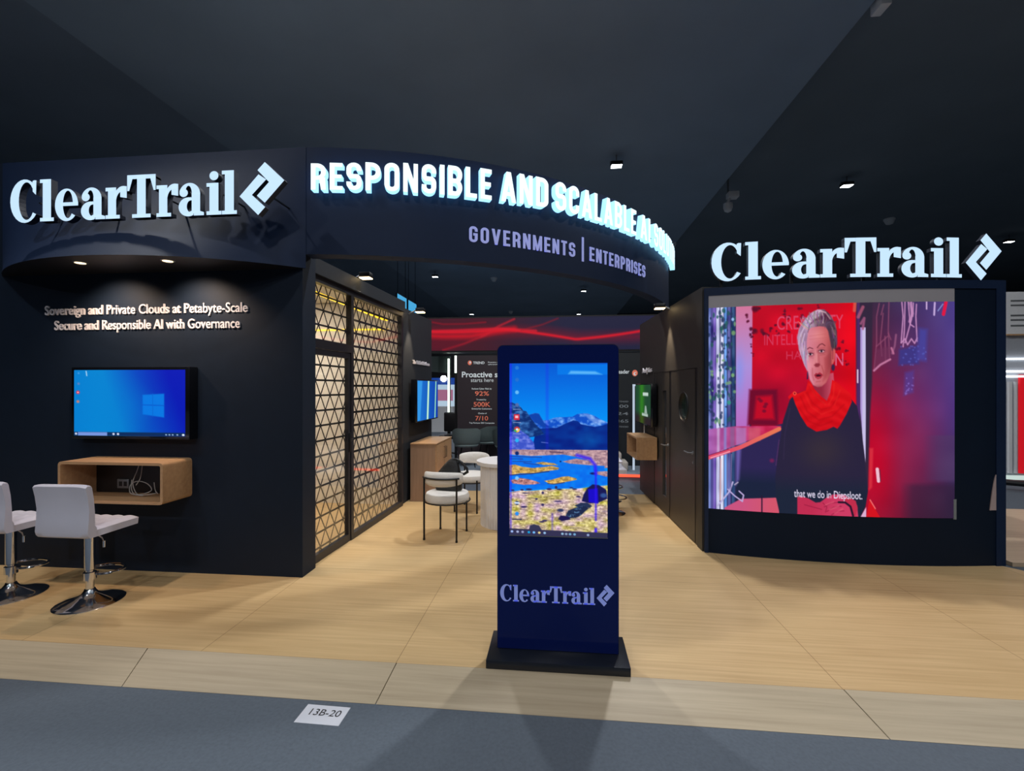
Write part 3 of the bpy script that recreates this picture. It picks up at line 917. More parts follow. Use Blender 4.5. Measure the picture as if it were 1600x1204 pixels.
# ------------------------------------------------------------------ video wall block on the right
LA, LB = Vector((1.43, 4.64)), Vector((4.01, 4.553))
LD = (LB - LA); LN = Vector((LD.y, -LD.x)).normalized()
if LN.y > 0: LN = -LN
def led(tt, z, off=0.0):
    p = LA + LD * tt + LN * (.135 * 4 * tt * (1 - tt) + off)
    return (p.x, p.y, z)
def led_t(X): return (X - LA.x) / LD.x
def curved_slab(mb, t0, t1, z0, z1, o0, o1, n=24, mi=0):
    v = []
    for i in range(n + 1):
        tt = t0 + (t1 - t0) * i / n
        v += [led(tt, z0, o1), led(tt, z1, o1), led(tt, z1, o0), led(tt, z0, o0)]
    f = []
    for i in range(n):
        for k in range(4):
            a, b = i * 4 + k, i * 4 + (k + 1) % 4
            f.append((a, b, b + 4, a + 4))
    f += [(3, 2, 1, 0), tuple(n * 4 + k for k in range(4))]
    mb.add(v, f, mi)
    return mb
vw = thing('video_wall', 'large curved video wall showing a woman in a red scarf, in a navy surround', 'video wall', (0, 0, 0))
blk = MB()
curved_slab(blk, 0, 1, 0, 2.56, -.9, -.015)
blk.build('surround', M_wall, vw)
T0, T1 = led_t(1.462), led_t(3.545)
fr = MB()
curved_slab(fr, 0, T0, 0, 2.56, -.015, .012, 4)
curved_slab(fr, T0, 1, 2.485, 2.56, -.015, .012)
curved_slab(fr, .965, 1, 0, 2.485, -.015, .012, 4)
fr.build('border', M_fascia, vw)
lo_ = MB(); curved_slab(lo_, T0, .965, 0, .43, -.015, .0); lo_.build('lower_panel', M_led_off, vw)
sd_ = MB(); curved_slab(sd_, T1, .965, .43, 2.485, -.015, .0, 8); sd_.build('side_panel', M_led_off, vw)
bk = MB(); curved_slab(bk, T0, T1, 2.368, 2.485, -.015, .002); bk.build('blank_strip', M_led_blank, vw)
fl = MB()
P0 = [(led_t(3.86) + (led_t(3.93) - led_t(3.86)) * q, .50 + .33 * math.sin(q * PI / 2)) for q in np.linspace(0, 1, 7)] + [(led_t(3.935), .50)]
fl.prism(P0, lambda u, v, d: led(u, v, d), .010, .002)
fl.build('floor_glimpse_patch', mat('pale_floor_glimpse', (.45, .36, .36), .6), vw)  # pale wedge put in for pinkish floor glimpsed there, not a real part
sl2 = MB(); sl2.prism(rect(led_t(3.535), led_t(3.56), .42, .60), lambda u, v, d: led(u, v, d), .006, .001); sl2.build('light_sliver', mat('pale_light_sliver', (.22, .25, .27), .5), vw)  # pale strip painted for a thin sliver of light
struct(MB().box(1.43, 4.0, 5.5, 7.4, 0, 2.56).build('wall_room_right', M_wall))

# the picture on the video wall: drawn in units of the photograph's pixels
def paint_video():
    c = Canvas(1108, 478, 1491, 805, 470, 400, (48, 36, 62))
    rs = np.random.RandomState(3)
    X, Y = c.X, c.Y
    n1 = c.noise(14, 12, 1); n2 = c.noise(50, 40, 2); n3 = c.noise(60, 18, 5)
    # red back wall
    def redwall(X, Y):
        k = np.clip((Y - 560) / 60, 0, 1)[..., None] * np.clip((1300 - X) / 40, 0, 1)[..., None]
        return np.array([206, 4, 36]) * (1 - k) + np.array([168, 4, 44]) * k + (n1[..., None] - .5) * np.array([46, 4, 8]) + np.clip((X - 1290) / 40, 0, 1)[..., None] * np.array([18, -2, -12])
    c.poly([(1176, 470), (1338, 470), (1338, 700), (1176, 700)], redwall)
    # window stripes
    c.poly([(1100, 470), (1152, 470), (1152, 810), (1100, 810)], (40, 44, 92))
    for xa, xb, col in [(1108, 1112, (96, 112, 180)), (1112, 1116, (64, 60, 130)), (1116, 1120.5, (122, 96, 190)), (1120.8, 1126, (206, 208, 244)), (1127.6, 1132.5, (214, 216, 246)), (1133.4, 1137.6, (104, 156, 232)), (1138.8, 1143.4, (92, 92, 160)), (1145.5, 1150, (44, 74, 120))]:
        c.poly([(xa, 476), (xb, 476), (xb, 810), (xa, 810)], lambda X, Y, col=col: np.array(col) + (n3[..., None] - .5) * 70)
    for i in range(150):
        x = 1109 + rs.rand() * 42; y = 480 + rs.rand() * 200
        k = rs.rand()
        c.ell(x, y, 1 + 2 * rs.rand(), 1.5 + 3 * rs.rand(), (40, 56, 96) if k < .55 else ((38, 92, 92) if k < .85 else (120, 165, 120)), .6, .8)
    for x, y, r, col in [(1148, 520, 3.2, (110, 150, 110)), (1147, 498, 2.2, (150, 190, 240)), (1156, 505, 3.5, (110, 120, 130)), (1158, 526, 3.2, (70, 66, 92)), (1147, 588, 2.6, (120, 170, 120)), (1152, 599, 2.6, (60, 80, 90)), (1141, 632, 3, (60, 150, 140))]:
        c.ell(x, y, r, r * 1.2, col, .6)
    # pink column
    def colm(X, Y):
        k = np.clip((Y - 478) / 190, 0, 1)
        top = np.array([214, 120, 158]); mid = np.array([176, 146, 222]); low = np.array([186, 112, 200])
        a = np.clip(k * 2, 0, 1)[..., None]; b = np.clip(k * 2 - 1, 0, 1)[..., None]
        out = top * (1 - a) + mid * a
        out = out * (1 - b) + low * b
        blue = np.exp(-((X - 1158) / 7.) ** 2 - ((Y - 585) / 34.) ** 2)[..., None]
        return out * (1 - .6 * blue) + np.array([130, 150, 240]) * .6 * blue
    c.poly([(1152, 470), (1178, 470), (1177, 610), (1172, 690), (1152, 690)], colm, 1.5)
    # ivy
    for x, y, r in [(1178, 481, 4), (1184, 484, 5), (1188, 481, 3), (1229, 486, 3), (1228, 494, 3.2), (1233, 499, 3), (1252, 484, 3), (1278, 478, 2.5), (1169, 495, 3), (1172, 503, 2.5), (1175, 514, 3.2), (1174, 523, 3), (1183, 518, 4.5), (1180, 521, 3), (1194, 519, 4), (1197, 522, 3), (1206, 514, 3.6), (1214, 509, 2.6), (1226, 509, 3.4), (1217, 522, 2.6), (1233, 520, 2.6), (1248, 511, 3), (1255, 497, 3), (1177, 540, 2.4), (1178, 556, 2), (1201, 524, 3), (1177, 528, 2.6), (1315, 537, 2.6), (1311, 548, 3), (1321, 550, 2.4), (1319, 564, 2.2), (1324, 571, 2.6)]:
        for q in range(3):
            c.ell(x + rs.randn() * 1.6, y + rs.randn() * 1.6, r * (.4 + .4 * rs.rand()), r * (.4 + .4 * rs.rand()), (84, 10, 40), 1.1, .7)
    # wall lettering behind the speaker
    pk = (222, 96, 130)
    c.text('CREATIVITY', 1216, 1317, 517, 21, pk, a=.72)
    c.text('INTELLIGENCE', 1196, 1300, 541, 16.5, pk, a=.55)
    c.text('HAVE', 1230, 1272, 564, 13, pk, a=.5)
    c.text('N', 1305, 1317, 574, 19, (226, 120, 160), a=.85)
    # framed picture
    c.poly([(1173, 611), (1216, 611), (1218, 668), (1170, 668)], (112, 4, 42), 5)
    c.poly([(1184, 622), (1208, 620), (1212, 658), (1180, 658)], (196, 4, 38), 6)
    for x, y in ((1188, 626), (1191, 629), (1197, 638), (1199, 634), (1196, 645)): c.ell(x, y, 3, 2.5, (110, 8, 44), .8, .8)
    # dark area below the counter
    c.poly([(1152, 690), (1225, 664), (1245, 810), (1152, 810)], lambda X, Y: np.array([44, 36, 84]) + (np.clip((Y - 735) / 25, 0, 1)[..., None] * np.array([-20, -2, -22])), 2)
    c.poly([(1152, 705), (1160, 703), (1157, 755), (1152, 765)], (120, 104, 190), 5, .8)
    # counter
    def ctr(X, Y):
        k = np.clip((X - 1108) / 90, 0, 1)[..., None]
        return np.array([166, 96, 178]) * (1 - k) + np.array([206, 40, 86]) * k + (n2[..., None] - .5) * 26
    c.poly([(1100, 677), (1152, 670), (1222, 668), (1222, 672), (1100, 722)], ctr, 1.5)
    for xa, xb, col in ((1122, 1126, (226, 220, 250)), (1133, 1137, (120, 170, 240)), (1152, 1168, (176, 150, 220)), (1143, 1150, (130, 110, 160)), (1172, 1190, (214, 100, 110))):
        c.poly([(xa, 672), (xb, 672), (xb, 719 - (xa - 1108) * .42), (xa, 719 - (xa - 1108) * .42)], col, 3, .55)
    c.line([(1100, 725.5), (1160, 703), (1219, 673)], 6.5, lambda X, Y: np.array([228, 78, 108]) + np.clip((X - 1140) / 70, 0, 1)[..., None] * np.array([8, 42, -22]))
    c.line([(1100, 722), (1140, 707)], 1.5, (140, 30, 80)); c.line([(1112, 722.5), (1142, 711)], 1.6, (250, 170, 190))
    # cables and floor at the lower left
    c.poly([(1134, 802), (1160, 786), (1216, 781), (1219, 800), (1219, 806), (1134, 806)], lambda X, Y: np.array([206, 84, 130]) + np.clip((X - 1160) / 50, 0, 1)[..., None] * np.array([10, 2, -20]), 1.5)
    c.line([(1192.5, 780), (1192.5, 806)], 2, (40, 20, 50))
    c.line([(1123, 800), (1142, 775), (1147, 760)], 2.4, (190, 180, 226)); c.line([(1139, 772), (1150, 782), (1162, 790), (1164, 780), (1157, 774)], 2.2, (190, 170, 220)); c.line([(1138, 715), (1138, 770)], 1.4, (120, 110, 160)); c.line([(1145, 715), (1144, 772)], 1.4, (120, 110, 160)); c.line([(1150, 764), (1155, 760)], 2, (170, 160, 190))
    c.line([(1128, 724), (1127, 790)], 2.6, (240, 190, 190), 1, .7)
    # right-hand panel
    def panel(X, Y):
        u = np.clip((X - 1352) / 139, 0, 1)[..., None]; v = np.clip((Y - 478) / 327, 0, 1)[..., None]
        top = np.array([58, 38, 62]) * (1 - u) + np.array([80, 66, 142]) * u
        mid = np.array([150, 22, 60]) * (1 - u) + np.array([82, 54, 128]) * u
        low = np.array([150, 10, 46]) * (1 - u) + np.array([44, 34, 62]) * u
        a = np.clip(v * 2, 0, 1); b = np.clip(v * 2 - 1, 0, 1)
        o_ = (top * (1 - a) + mid * a) * (1 - b) + low * b
        red = np.exp(-((X - 1366) / 34.) ** 2 - ((Y - 720) / 85.) ** 2)[..., None]
        o_ = o_ * (1 - .9 * red) + np.array([206, 0, 40]) * .9 * red
        hz = np.exp(-((X - 1425) / 38.) ** 2 - ((Y - 700) / 60.) ** 2)[..., None]
        o_ = o_ * (1 - .35 * hz) + np.array([176, 40, 84]) * .35 * hz
        gr = (np.clip((X - 1440) / 30, 0, 1) * np.clip((Y - 678) / 4, 0, 1) * np.clip((752 - Y) / 6, 0, 1))[..., None]
        o_ = o_ * (1 - .6 * gr) + np.array([84, 60, 104]) * .6 * gr
        dk = (np.clip((X - 1405) / 20, 0, 1) * np.clip((Y - 750) / 8, 0, 1))[..., None]
        return o_ * (1 - .55 * dk) + np.array([50, 30, 58]) * .55 * dk + (n1[..., None] - .5) * 8
    c.poly([(1336, 470), (1500, 470), (1500, 810), (1336, 810)], panel, 1)
    c.poly([(1338, 470), (1362, 470), (1361, 600), (1358, 650), (1355, 760), (1338, 760)], (52, 38, 62), 3)
    c.poly([(1338, 470), (1342, 470), (1343, 700), (1338, 700)], (80, 40, 104), 2)
    c.line([(1339, 581), (1339, 600)], 2.2, (230, 200, 226))
    c.poly([(1343, 516), (1351, 516), (1351.5, 640), (1351, 722), (1347, 690), (1343, 640)], lambda X, Y: np.array([204, 194, 236]) + ((X < 1346) * -40.)[..., None] * np.array([.6, 1, .4]), 1)
    for p, w, col in (([(1340, 500), (1347, 485)], 5, (180, 90, 120)), ([(1335, 478), (1334, 490)], 5, (220, 100, 80)), ([(1344, 510), (1349, 502), (1347, 518)], 4, (170, 90, 130))): c.line(p, w, col, 2, .8)
    dp = (150, 78, 112)
    for p in ([(1372, 480), (1368, 500), (1368, 540), (1364, 582)], [(1387, 478), (1386, 520), (1388, 562)], [(1378, 495), (1374, 535), (1376, 560)], [(1368, 545), (1385, 530)], [(1381, 530), (1382, 570)], [(1379, 482), (1375, 497)], [(1390, 535), (1386, 525)]): c.line(p, 1.6, dp, 1.6, .8)
    c.poly([(1366, 550), (1388, 545), (1389, 566), (1364, 582)], (110, 50, 86), 4, .6)
    c.line([(1364, 582), (1374, 573), (1389, 565)], 3, (196, 120, 160), 1.6); c.line([(1398, 528), (1396, 545), (1392, 556)], 3, (140, 80, 120), 2); c.line([(1391, 548), (1394, 556)], 3, (190, 110, 150), 2)
    lp = (206, 146, 196)
    for p in ([(1407, 478), (1409, 500), (1406, 540)], [(1412, 478), (1411, 520), (1409, 546)], [(1422, 478), (1422, 505), (1412, 540)], [(1430, 482), (1429, 500), (1431, 538)], [(1406, 540), (1412, 534), (1416, 543), (1422, 534), (1427, 541), (1431, 533)], [(1417, 478), (1420, 512), (1426, 516)], [(1425, 480), (1424, 500)]): c.line(p, 2, lp, 1.2, .9)
    c.line([(1420, 480), (1424, 496), (1419, 508)], 4, lp, 2, .7)
    c.poly([(1403, 550), (1432, 545), (1434, 572), (1402, 574)], (58, 56, 138), 5, .85); c.poly([(1434, 518), (1447, 520), (1445, 568), (1430, 566)], (70, 72, 168), 7, .75)
    c.poly([(1412, 585), (1426, 582), (1425, 615), (1410, 620)], (84, 62, 150), 5, .7)
    for i in range(26): c.ell(1405 + rs.rand() * 40, 545 + rs.rand() * 30, 1.4, 1.4, (90, 96, 190), .8, .6)
    for i in range(16): c.ell(1411 + rs.rand() * 14, 590 + rs.rand() * 28, 1.2, 1.2, (140, 110, 200), .8, .6)
    c.line([(1446, 478), (1446, 489)], 2.4, (200, 170, 216)); c.line([(1459, 480), (1458, 498)], 3, (196, 170, 220)); c.line([(1464, 492), (1472, 482)], 1.6, (140, 150, 210)); c.line([(1477, 479), (1473, 497)], 5.5, (226, 24, 70))
    c.line([(1369, 732), (1371, 750)], 5, (244, 196, 214)); c.line([(1373, 733), (1374, 750)], 1.5, (110, 30, 60))
    c.poly([(1357, 700), (1363, 700), (1361, 760), (1356, 765)], (226, 60, 70), 3, .7)
    c.poly([(1343, 806), (1352, 790), (1352, 806)], (222, 180, 214)); c.poly([(1352, 806), (1357, 778), (1374, 806)], (216, 14, 30)); c.line([(1358, 779), (1366, 792)], 1.8, (246, 110, 110))
    # ---- the speaker
    c.poly([(1235, 628), (1242, 618), (1262, 612), (1300, 612), (1328, 624), (1338, 636), (1343, 660), (1349, 715), (1355, 765), (1351, 790), (1343, 806), (1220, 806), (1214, 780), (1213, 750), (1219, 700), (1225, 660)],
           lambda X, Y: np.array([40, 34, 62]) + np.exp(-((X - 1285) / 34.) ** 2 - ((Y - 705) / 30.) ** 2)[..., None] * np.array([14, 10, -4]) + np.clip((Y - 742) / 30, 0, 1)[..., None] * np.array([-14, 2, -4]), 1.4)
    c.line([(1236, 640), (1228, 680), (1226, 720)], 1.2, (58, 46, 80), 2, .6); c.line([(1219, 690), (1214, 730)], 1, (120, 60, 110), 1.5, .6)
    c.ell(1208, 723, 3.5, 3, (130, 30, 84), 1, .8)
    # neck
    c.poly([(1266, 592), (1302, 585), (1304, 612), (1294, 632), (1280, 624), (1268, 610)], lambda X, Y: np.array([150, 38, 62]) + np.clip((X - 1284) / 16, 0, 1)[..., None] * np.array([52, 40, 40]), 1.5)
    # scarf
    def scarf(X, Y):
        w = np.sin(np.abs(X - 1286) * .16 - Y * .34 + n1 * 5) * .5 + .5
        return np.array([214, 8, 20]) + w[..., None] * np.array([14, 8, 6]) - np.clip((Y - 640) / 40, 0, 1)[..., None] * np.array([16, 6, 0])
    c.poly([(1233, 622), (1236, 619), (1242, 613), (1247, 617), (1260, 612), (1263, 598), (1267, 598), (1273, 610), (1284, 622), (1292, 628), (1297, 616), (1300, 596), (1308, 600), (1320, 610), (1329, 618), (1330, 630), (1322, 648), (1312, 666), (1308, 671), (1302, 668), (1292, 673), (1276, 676), (1262, 668), (1252, 652), (1244, 634), (1240, 622), (1234, 626)], scarf, 1.3)
    for p in ([(1262, 616), (1270, 632), (1284, 642), (1298, 638), (1310, 622)], [(1252, 622), (1262, 645), (1280, 658), (1300, 652), (1318, 634)], [(1250, 640), (1264, 660), (1282, 667), (1300, 660)], [(1266, 606), (1276, 622), (1288, 632)]): c.line(p, 2.0, (176, 0, 16), 3, .5)
    for p in ([(1258, 617), (1268, 638), (1284, 649), (1302, 642)], [(1265, 602), (1274, 620), (1290, 634)], [(1303, 602), (1302, 620), (1295, 634)], [(1312, 612), (1304, 634)]): c.line(p, 1.6, (244, 50, 40), 2.5, .45)
    c.ell(1243, 617, 2.6, 2.8, (250, 90, 70), .5); c.ell(1243, 617, 1.3, 1.5, (150, 0, 20), .5)
    # hair behind
    hair = lambda X, Y: (np.array([196, 160, 188]) * np.clip((1290 - X) / 30, 0, 1)[..., None] + np.array([92, 58, 78]) * (1 - np.clip((1290 - X) / 30, 0, 1))[..., None]) + ((c.noise(70, 30, 8) - .5) * 60)[..., None]
    c.poly([(1247, 530), (1249, 518), (1254, 509), (1262, 499), (1270, 491), (1280, 487), (1288, 487), (1296, 494), (1303, 506), (1307, 520), (1308, 540), (1304, 552), (1298, 560), (1262, 582), (1258, 574), (1254, 562), (1249, 548)], hair, 1.6)
    # ear
    c.poly([(1298, 546), (1303, 545), (1305, 552), (1304, 566), (1300, 574), (1297, 566)], (206, 92, 92), 1.2); c.line([(1301, 550), (1301, 564)], 1, (140, 40, 60), 1)
    c.ell(1301.5, 577, 2.8, 5, (60, 34, 70), .5); c.line([(1263, 584), (1262.5, 594)], 2.2, (40, 30, 70), 1)
    # face
    def face(X, Y):
        k = np.clip((X - 1258) / 44, 0, 1)[..., None]
        base = np.array([222, 136, 158]) * (1 - k) + np.array([196, 84, 84]) * k
        base = base + np.exp(-((X - 1279) / 11.) ** 2 - ((Y - 527) / 9.) ** 2)[..., None] * np.array([18, 22, 14])
        base = base + np.exp(-((X - 1268) / 6.) ** 2 - ((Y - 572) / 9.) ** 2)[..., None] * np.array([14, 16, 12])
        base = base - np.exp(-((X - 1297) / 5.) ** 2 - ((Y - 566) / 26.) ** 2)[..., None] * np.array([44, 26, 22])
        base = base - np.exp(-((X - 1279) / 16.) ** 2 - ((Y - 609) / 4.) ** 2)[..., None] * np.array([60, 46, 44])
        return base
    c.poly([(1262, 522), (1268, 515), (1280, 513), (1290, 514), (1295, 522), (1298, 534), (1299.5, 552), (1299, 572), (1296.5, 588), (1291, 600), (1284, 606.5), (1278, 607.5), (1271, 604), (1266, 595), (1263, 582), (1261, 566), (1260, 548), (1260.5, 532)], face, 1.6)
    # brows, eyes, nose, mouth
    c.line([(1262.5, 548), (1265.5, 545.6), (1270.5, 547.5)], 1.6, (112, 48, 62), 1.2, .85)
    c.line([(1277.5, 546), (1281, 541.5), (1285, 540), (1289, 543)], 1.7, (120, 46, 56), 1.2, .85)
    for ex, ey, w in ((1267, 556, 4.4), (1284, 551.4, 4.8)):
        c.ell(ex, ey, w + 1.6, 3.4, (150, 70, 84), .9, .7)
        c.ell(ex, ey + .3, w * .8, 1.7, (214, 166, 176), .5)
        c.ell(ex - .2, ey + .2, 1.7, 1.8, (44, 30, 52), .4)
        c.line([(ex - w * .9, ey - .6), (ex, ey - 2.0), (ex + w * .9, ey - .8)], 1.0, (70, 26, 44), .9)
        c.line([(ex - w * .7, ey + 3.6), (ex + w * .6, ey + 3.4)], .9, (160, 70, 84), 1.2, .7)
    c.line([(1275, 550), (1274, 562), (1272, 570)], 1.6, (234, 150, 150), 2.5, .6)
    c.line([(1279, 552), (1280, 566), (1281, 572)], 1.8, (176, 76, 80), 2, .5)
    c.poly([(1272.5, 573), (1275, 570.5), (1280, 570), (1282, 573), (1279, 576), (1275, 576)], (132, 36, 50), 2, .85)
    c.line([(1284, 574), (1287, 584), (1287, 590)], 1.2, (168, 66, 70), 2, .7); c.line([(1270, 578), (1270, 588), (1272, 596)], 1.2, (186, 82, 92), 2, .7)
    c.poly([(1272.5, 588.5), (1275.5, 585.2), (1278, 586), (1281, 584.2), (1285, 587), (1286, 589), (1282.5, 593.5), (1278.5, 595), (1275, 593)], (170, 44, 62), 1.4)
    c.poly([(1274.5, 588.8), (1279, 587.2), (1284, 588.6), (1281.5, 590.6), (1277, 590.8)], (70, 10, 32), 1)
    c.line([(1276.5, 593), (1281, 592.6)], 1.2, (216, 96, 110), 1.2, .7)
    c.line([(1276, 599), (1282, 598)], 1.2, (170, 70, 76), 2, .6)
    c.poly([(1262, 560), (1266, 572), (1268, 590), (1272, 603), (1266, 597), (1262, 580)], (236, 160, 186), 4, .45)
    c.poly([(1288, 562), (1296, 556), (1298, 574), (1292, 592), (1286, 598), (1289, 580)], (164, 56, 66), 4, .5)
    c.line([(1264, 552), (1271, 550.5)], 1.4, (170, 80, 96), 2, .6); c.line([(1279, 547), (1289, 546)], 1.4, (176, 78, 84), 2, .6)
    c.line([(1267, 561.5), (1271, 562)], 1.2, (180, 90, 104), 2, .6); c.line([(1282, 557.5), (1289, 556.5)], 1.2, (170, 74, 80), 2, .6)
    c.line([(1266, 528), (1290, 525)], .9, (190, 92, 96), 2, .4); c.line([(1266, 533), (1290, 531)], .9, (190, 92, 96), 2, .35)
    c.line([(1276.5, 556), (1276, 568)], 1.6, (240, 164, 160), 2, .6)
    # hair front
    hf = lambda col: col
    c.poly([(1247, 530), (1250, 516), (1258, 503), (1268, 492), (1278, 487), (1284, 488), (1279, 500), (1270, 508), (1264, 518), (1261.5, 534), (1260.5, 556), (1261, 576), (1257, 570), (1252, 556)], lambda X, Y: np.array([186, 152, 184]) + ((c.noise(60, 12, 11) - .5) * 80)[..., None], 1.6)
    c.poly([(1263, 522), (1266, 511), (1275, 504), (1284, 503), (1292, 510), (1297, 522), (1299, 540), (1303, 548), (1306, 536), (1306, 520), (1300, 505), (1290, 494), (1282, 497), (1272, 503), (1265, 510)], (84, 40, 66), 2.5)
    c.poly([(1288, 505), (1300, 505), (1307, 522), (1307, 540), (1300, 551), (1297, 536), (1294, 520)], (74, 52, 70), 2.5)
    for p, col in (([(1252, 528), (1258, 512), (1270, 500), (1280, 496)], (216, 190, 214)), ([(1249, 540), (1252, 524), (1262, 508)], (206, 180, 212)), ([(1256, 556), (1254, 540), (1258, 524)], (222, 196, 226)), ([(1272, 492), (1282, 489), (1290, 492)], (224, 190, 206)), ([(1284, 490), (1287, 500), (1286, 508)], (216, 180, 186)), ([(1290, 492), (1297, 502)], (190, 150, 156)), ([(1298, 512), (1304, 526)], (140, 110, 120)), ([(1258, 570), (1256, 556)], (190, 160, 200)), ([(1278, 490), (1277, 500)], (150, 100, 130)), ([(1266, 496), (1262, 508)], (140, 100, 140))): c.line(p, 1.7, col, 1.6, .8)
    for i in range(44):
        a = rs.rand(); x0_ = 1262 + 34 * a + rs.randn() * 1.5; y0_ = 515 - 6 * math.sin(a * PI) + rs.randn() * 2
        x1_ = 1249 + 56 * a + rs.randn() * 1.5; y1_ = 508 - 18 * math.sin(min(max(a * 1.15, 0), 1) * PI) + rs.randn() * 2
        k = 1 - a
        col = (90 + 130 * k * rs.rand() + 30 * k, 60 + 120 * k * rs.rand() + 20 * k, 84 + 124 * k * rs.rand() + 20 * k)
        c.line([(x0_, y0_), ((x0_ + x1_) / 2 + rs.randn() * 2, (y0_ + y1_) / 2 - 1.5), (x1_, y1_)], .9, col, 1.1, .75)
    for i in range(26):
        y = 524 + rs.rand() * 40; x = 1249 + (y - 524) * .18 + rs.rand() * 9
        c.line([(x, y), (x + rs.randn() * 1.2, y + 7 + 6 * rs.rand())], .9, (150 + 80 * rs.rand(), 120 + 80 * rs.rand(), 165 + 60 * rs.rand()), 1.1, .7)
    for i in range(18):
        y = 506 + rs.rand() * 34; x = 1299 + rs.rand() * 8
        c.line([(x, y), (x + 1, y + 6 + 4 * rs.rand())], .9, (70 + 90 * rs.rand(), 56 + 70 * rs.rand(), 80 + 60 * rs.rand()), 1.1, .7)
    # hands
    hp = lambda X, Y: np.array([196, 44, 82]) + np.clip((X - 1270) / 40, 0, 1)[..., None] * np.array([14, 16, 20])
    c.poly([(1247, 779), (1250, 776), (1264, 780), (1275, 786), (1282, 785), (1292, 777), (1302, 772), (1318, 772), (1330, 780), (1338, 788), (1340, 806), (1247, 806)], hp, 1.4)
    c.poly([(1318, 779), (1326, 776), (1336, 781), (1339, 792), (1336, 804), (1330, 804), (1328, 790)], (196, 44, 76), 1.5)
    for p in ([(1288, 792), (1298, 786), (1310, 784)], [(1292, 799), (1302, 792), (1314, 790)], [(1299, 804), (1308, 798), (1318, 797)], [(1286, 786), (1292, 792), (1290, 800)], [(1258, 790), (1284, 796)]): c.line(p, 1.1, (146, 20, 58), 1.4, .8)
    for p in ([(1290, 789), (1302, 784)], [(1296, 796), (1310, 790)], [(1304, 801), (1316, 794)]): c.line(p, 1.8, (236, 104, 126), 2, .6)
    c.line([(1310, 784), (1320, 784), (1328, 790), (1332, 804)], 3.2, (40, 16, 44), 1.2)
    c.text('that we do in Diepsloot.', 1242, 1346, 778.5, 11.5, (236, 226, 250), .006)
    return c
paint_video().build('screen', lambda u, v: led(T0 + (T1 - T0) * u, 2.368 + (.43 - 2.368) * v, .003), vw, .95)

# sign on top of the video wall
t = thing('illuminated_sign', 'glowing white company name sign standing on top of the video wall', 'sign', (0, 0, 0))
u0 = led_t(1.485)
lw = lambda x, y, d: led(u0 + x / LD.x, y + (.022 - .021 * x if y > 2.561 else 0), d)
wordmark(t, lambda x, y, d: lw(x, 2.60 + y, d), 2.11, .355, .33, .42, .035, -.02, .02, -.03, [M_letter, M_letter_s])
for x in (.1, .7, 1.3, 1.95, 2.3):
    a = lw(x, 2.56, -.04); MB().box(a[0] - .012, a[0] + .012, a[1] - .01, a[1] + .01, 2.56, 2.66).build('standoff', M_metalb, t)

# ------------------------------------------------------------------ kiosk
def rrect(w, z0, z1, r, n=6):
    p = [(-w / 2, z0), (w / 2, z0)]
    p += arc(w / 2 - r, z1 - r, r, r, 0, 90, n) + arc(-w / 2 + r, z1 - r, r, r, 90, 180, n)
    return p
kk = thing('digital_kiosk', 'tall black, blue-veiled floor-standing digital kiosk with a portrait lake picture', 'kiosk', (.003, 2.72, 0))
bs = MB()
bs.rbox(-.405, .405, -.125, .20, 0, .05, .004, 2)
bs.build('base', M_kbase, kk, True)
bd = MB(); bd.prism(rrect(.712, .05, 1.852, .035), lambda x, y, d: (x, d, y), .006, .075); bd.build('body', M_kside, kk)
gp = MB(); gp.prism(rrect(.706, .053, 1.848, .033), lambda x, y, d: (x, d, y), 0, .0065); gp.build('front_glass', M_kiosk, kk)
wordmark(kk, lambda x, y, d: (-.338 + x, d, .333 + y), .558, .098, .102, .126, .008, -.006, -.0015, -.0002, [M_logo], merge=True)

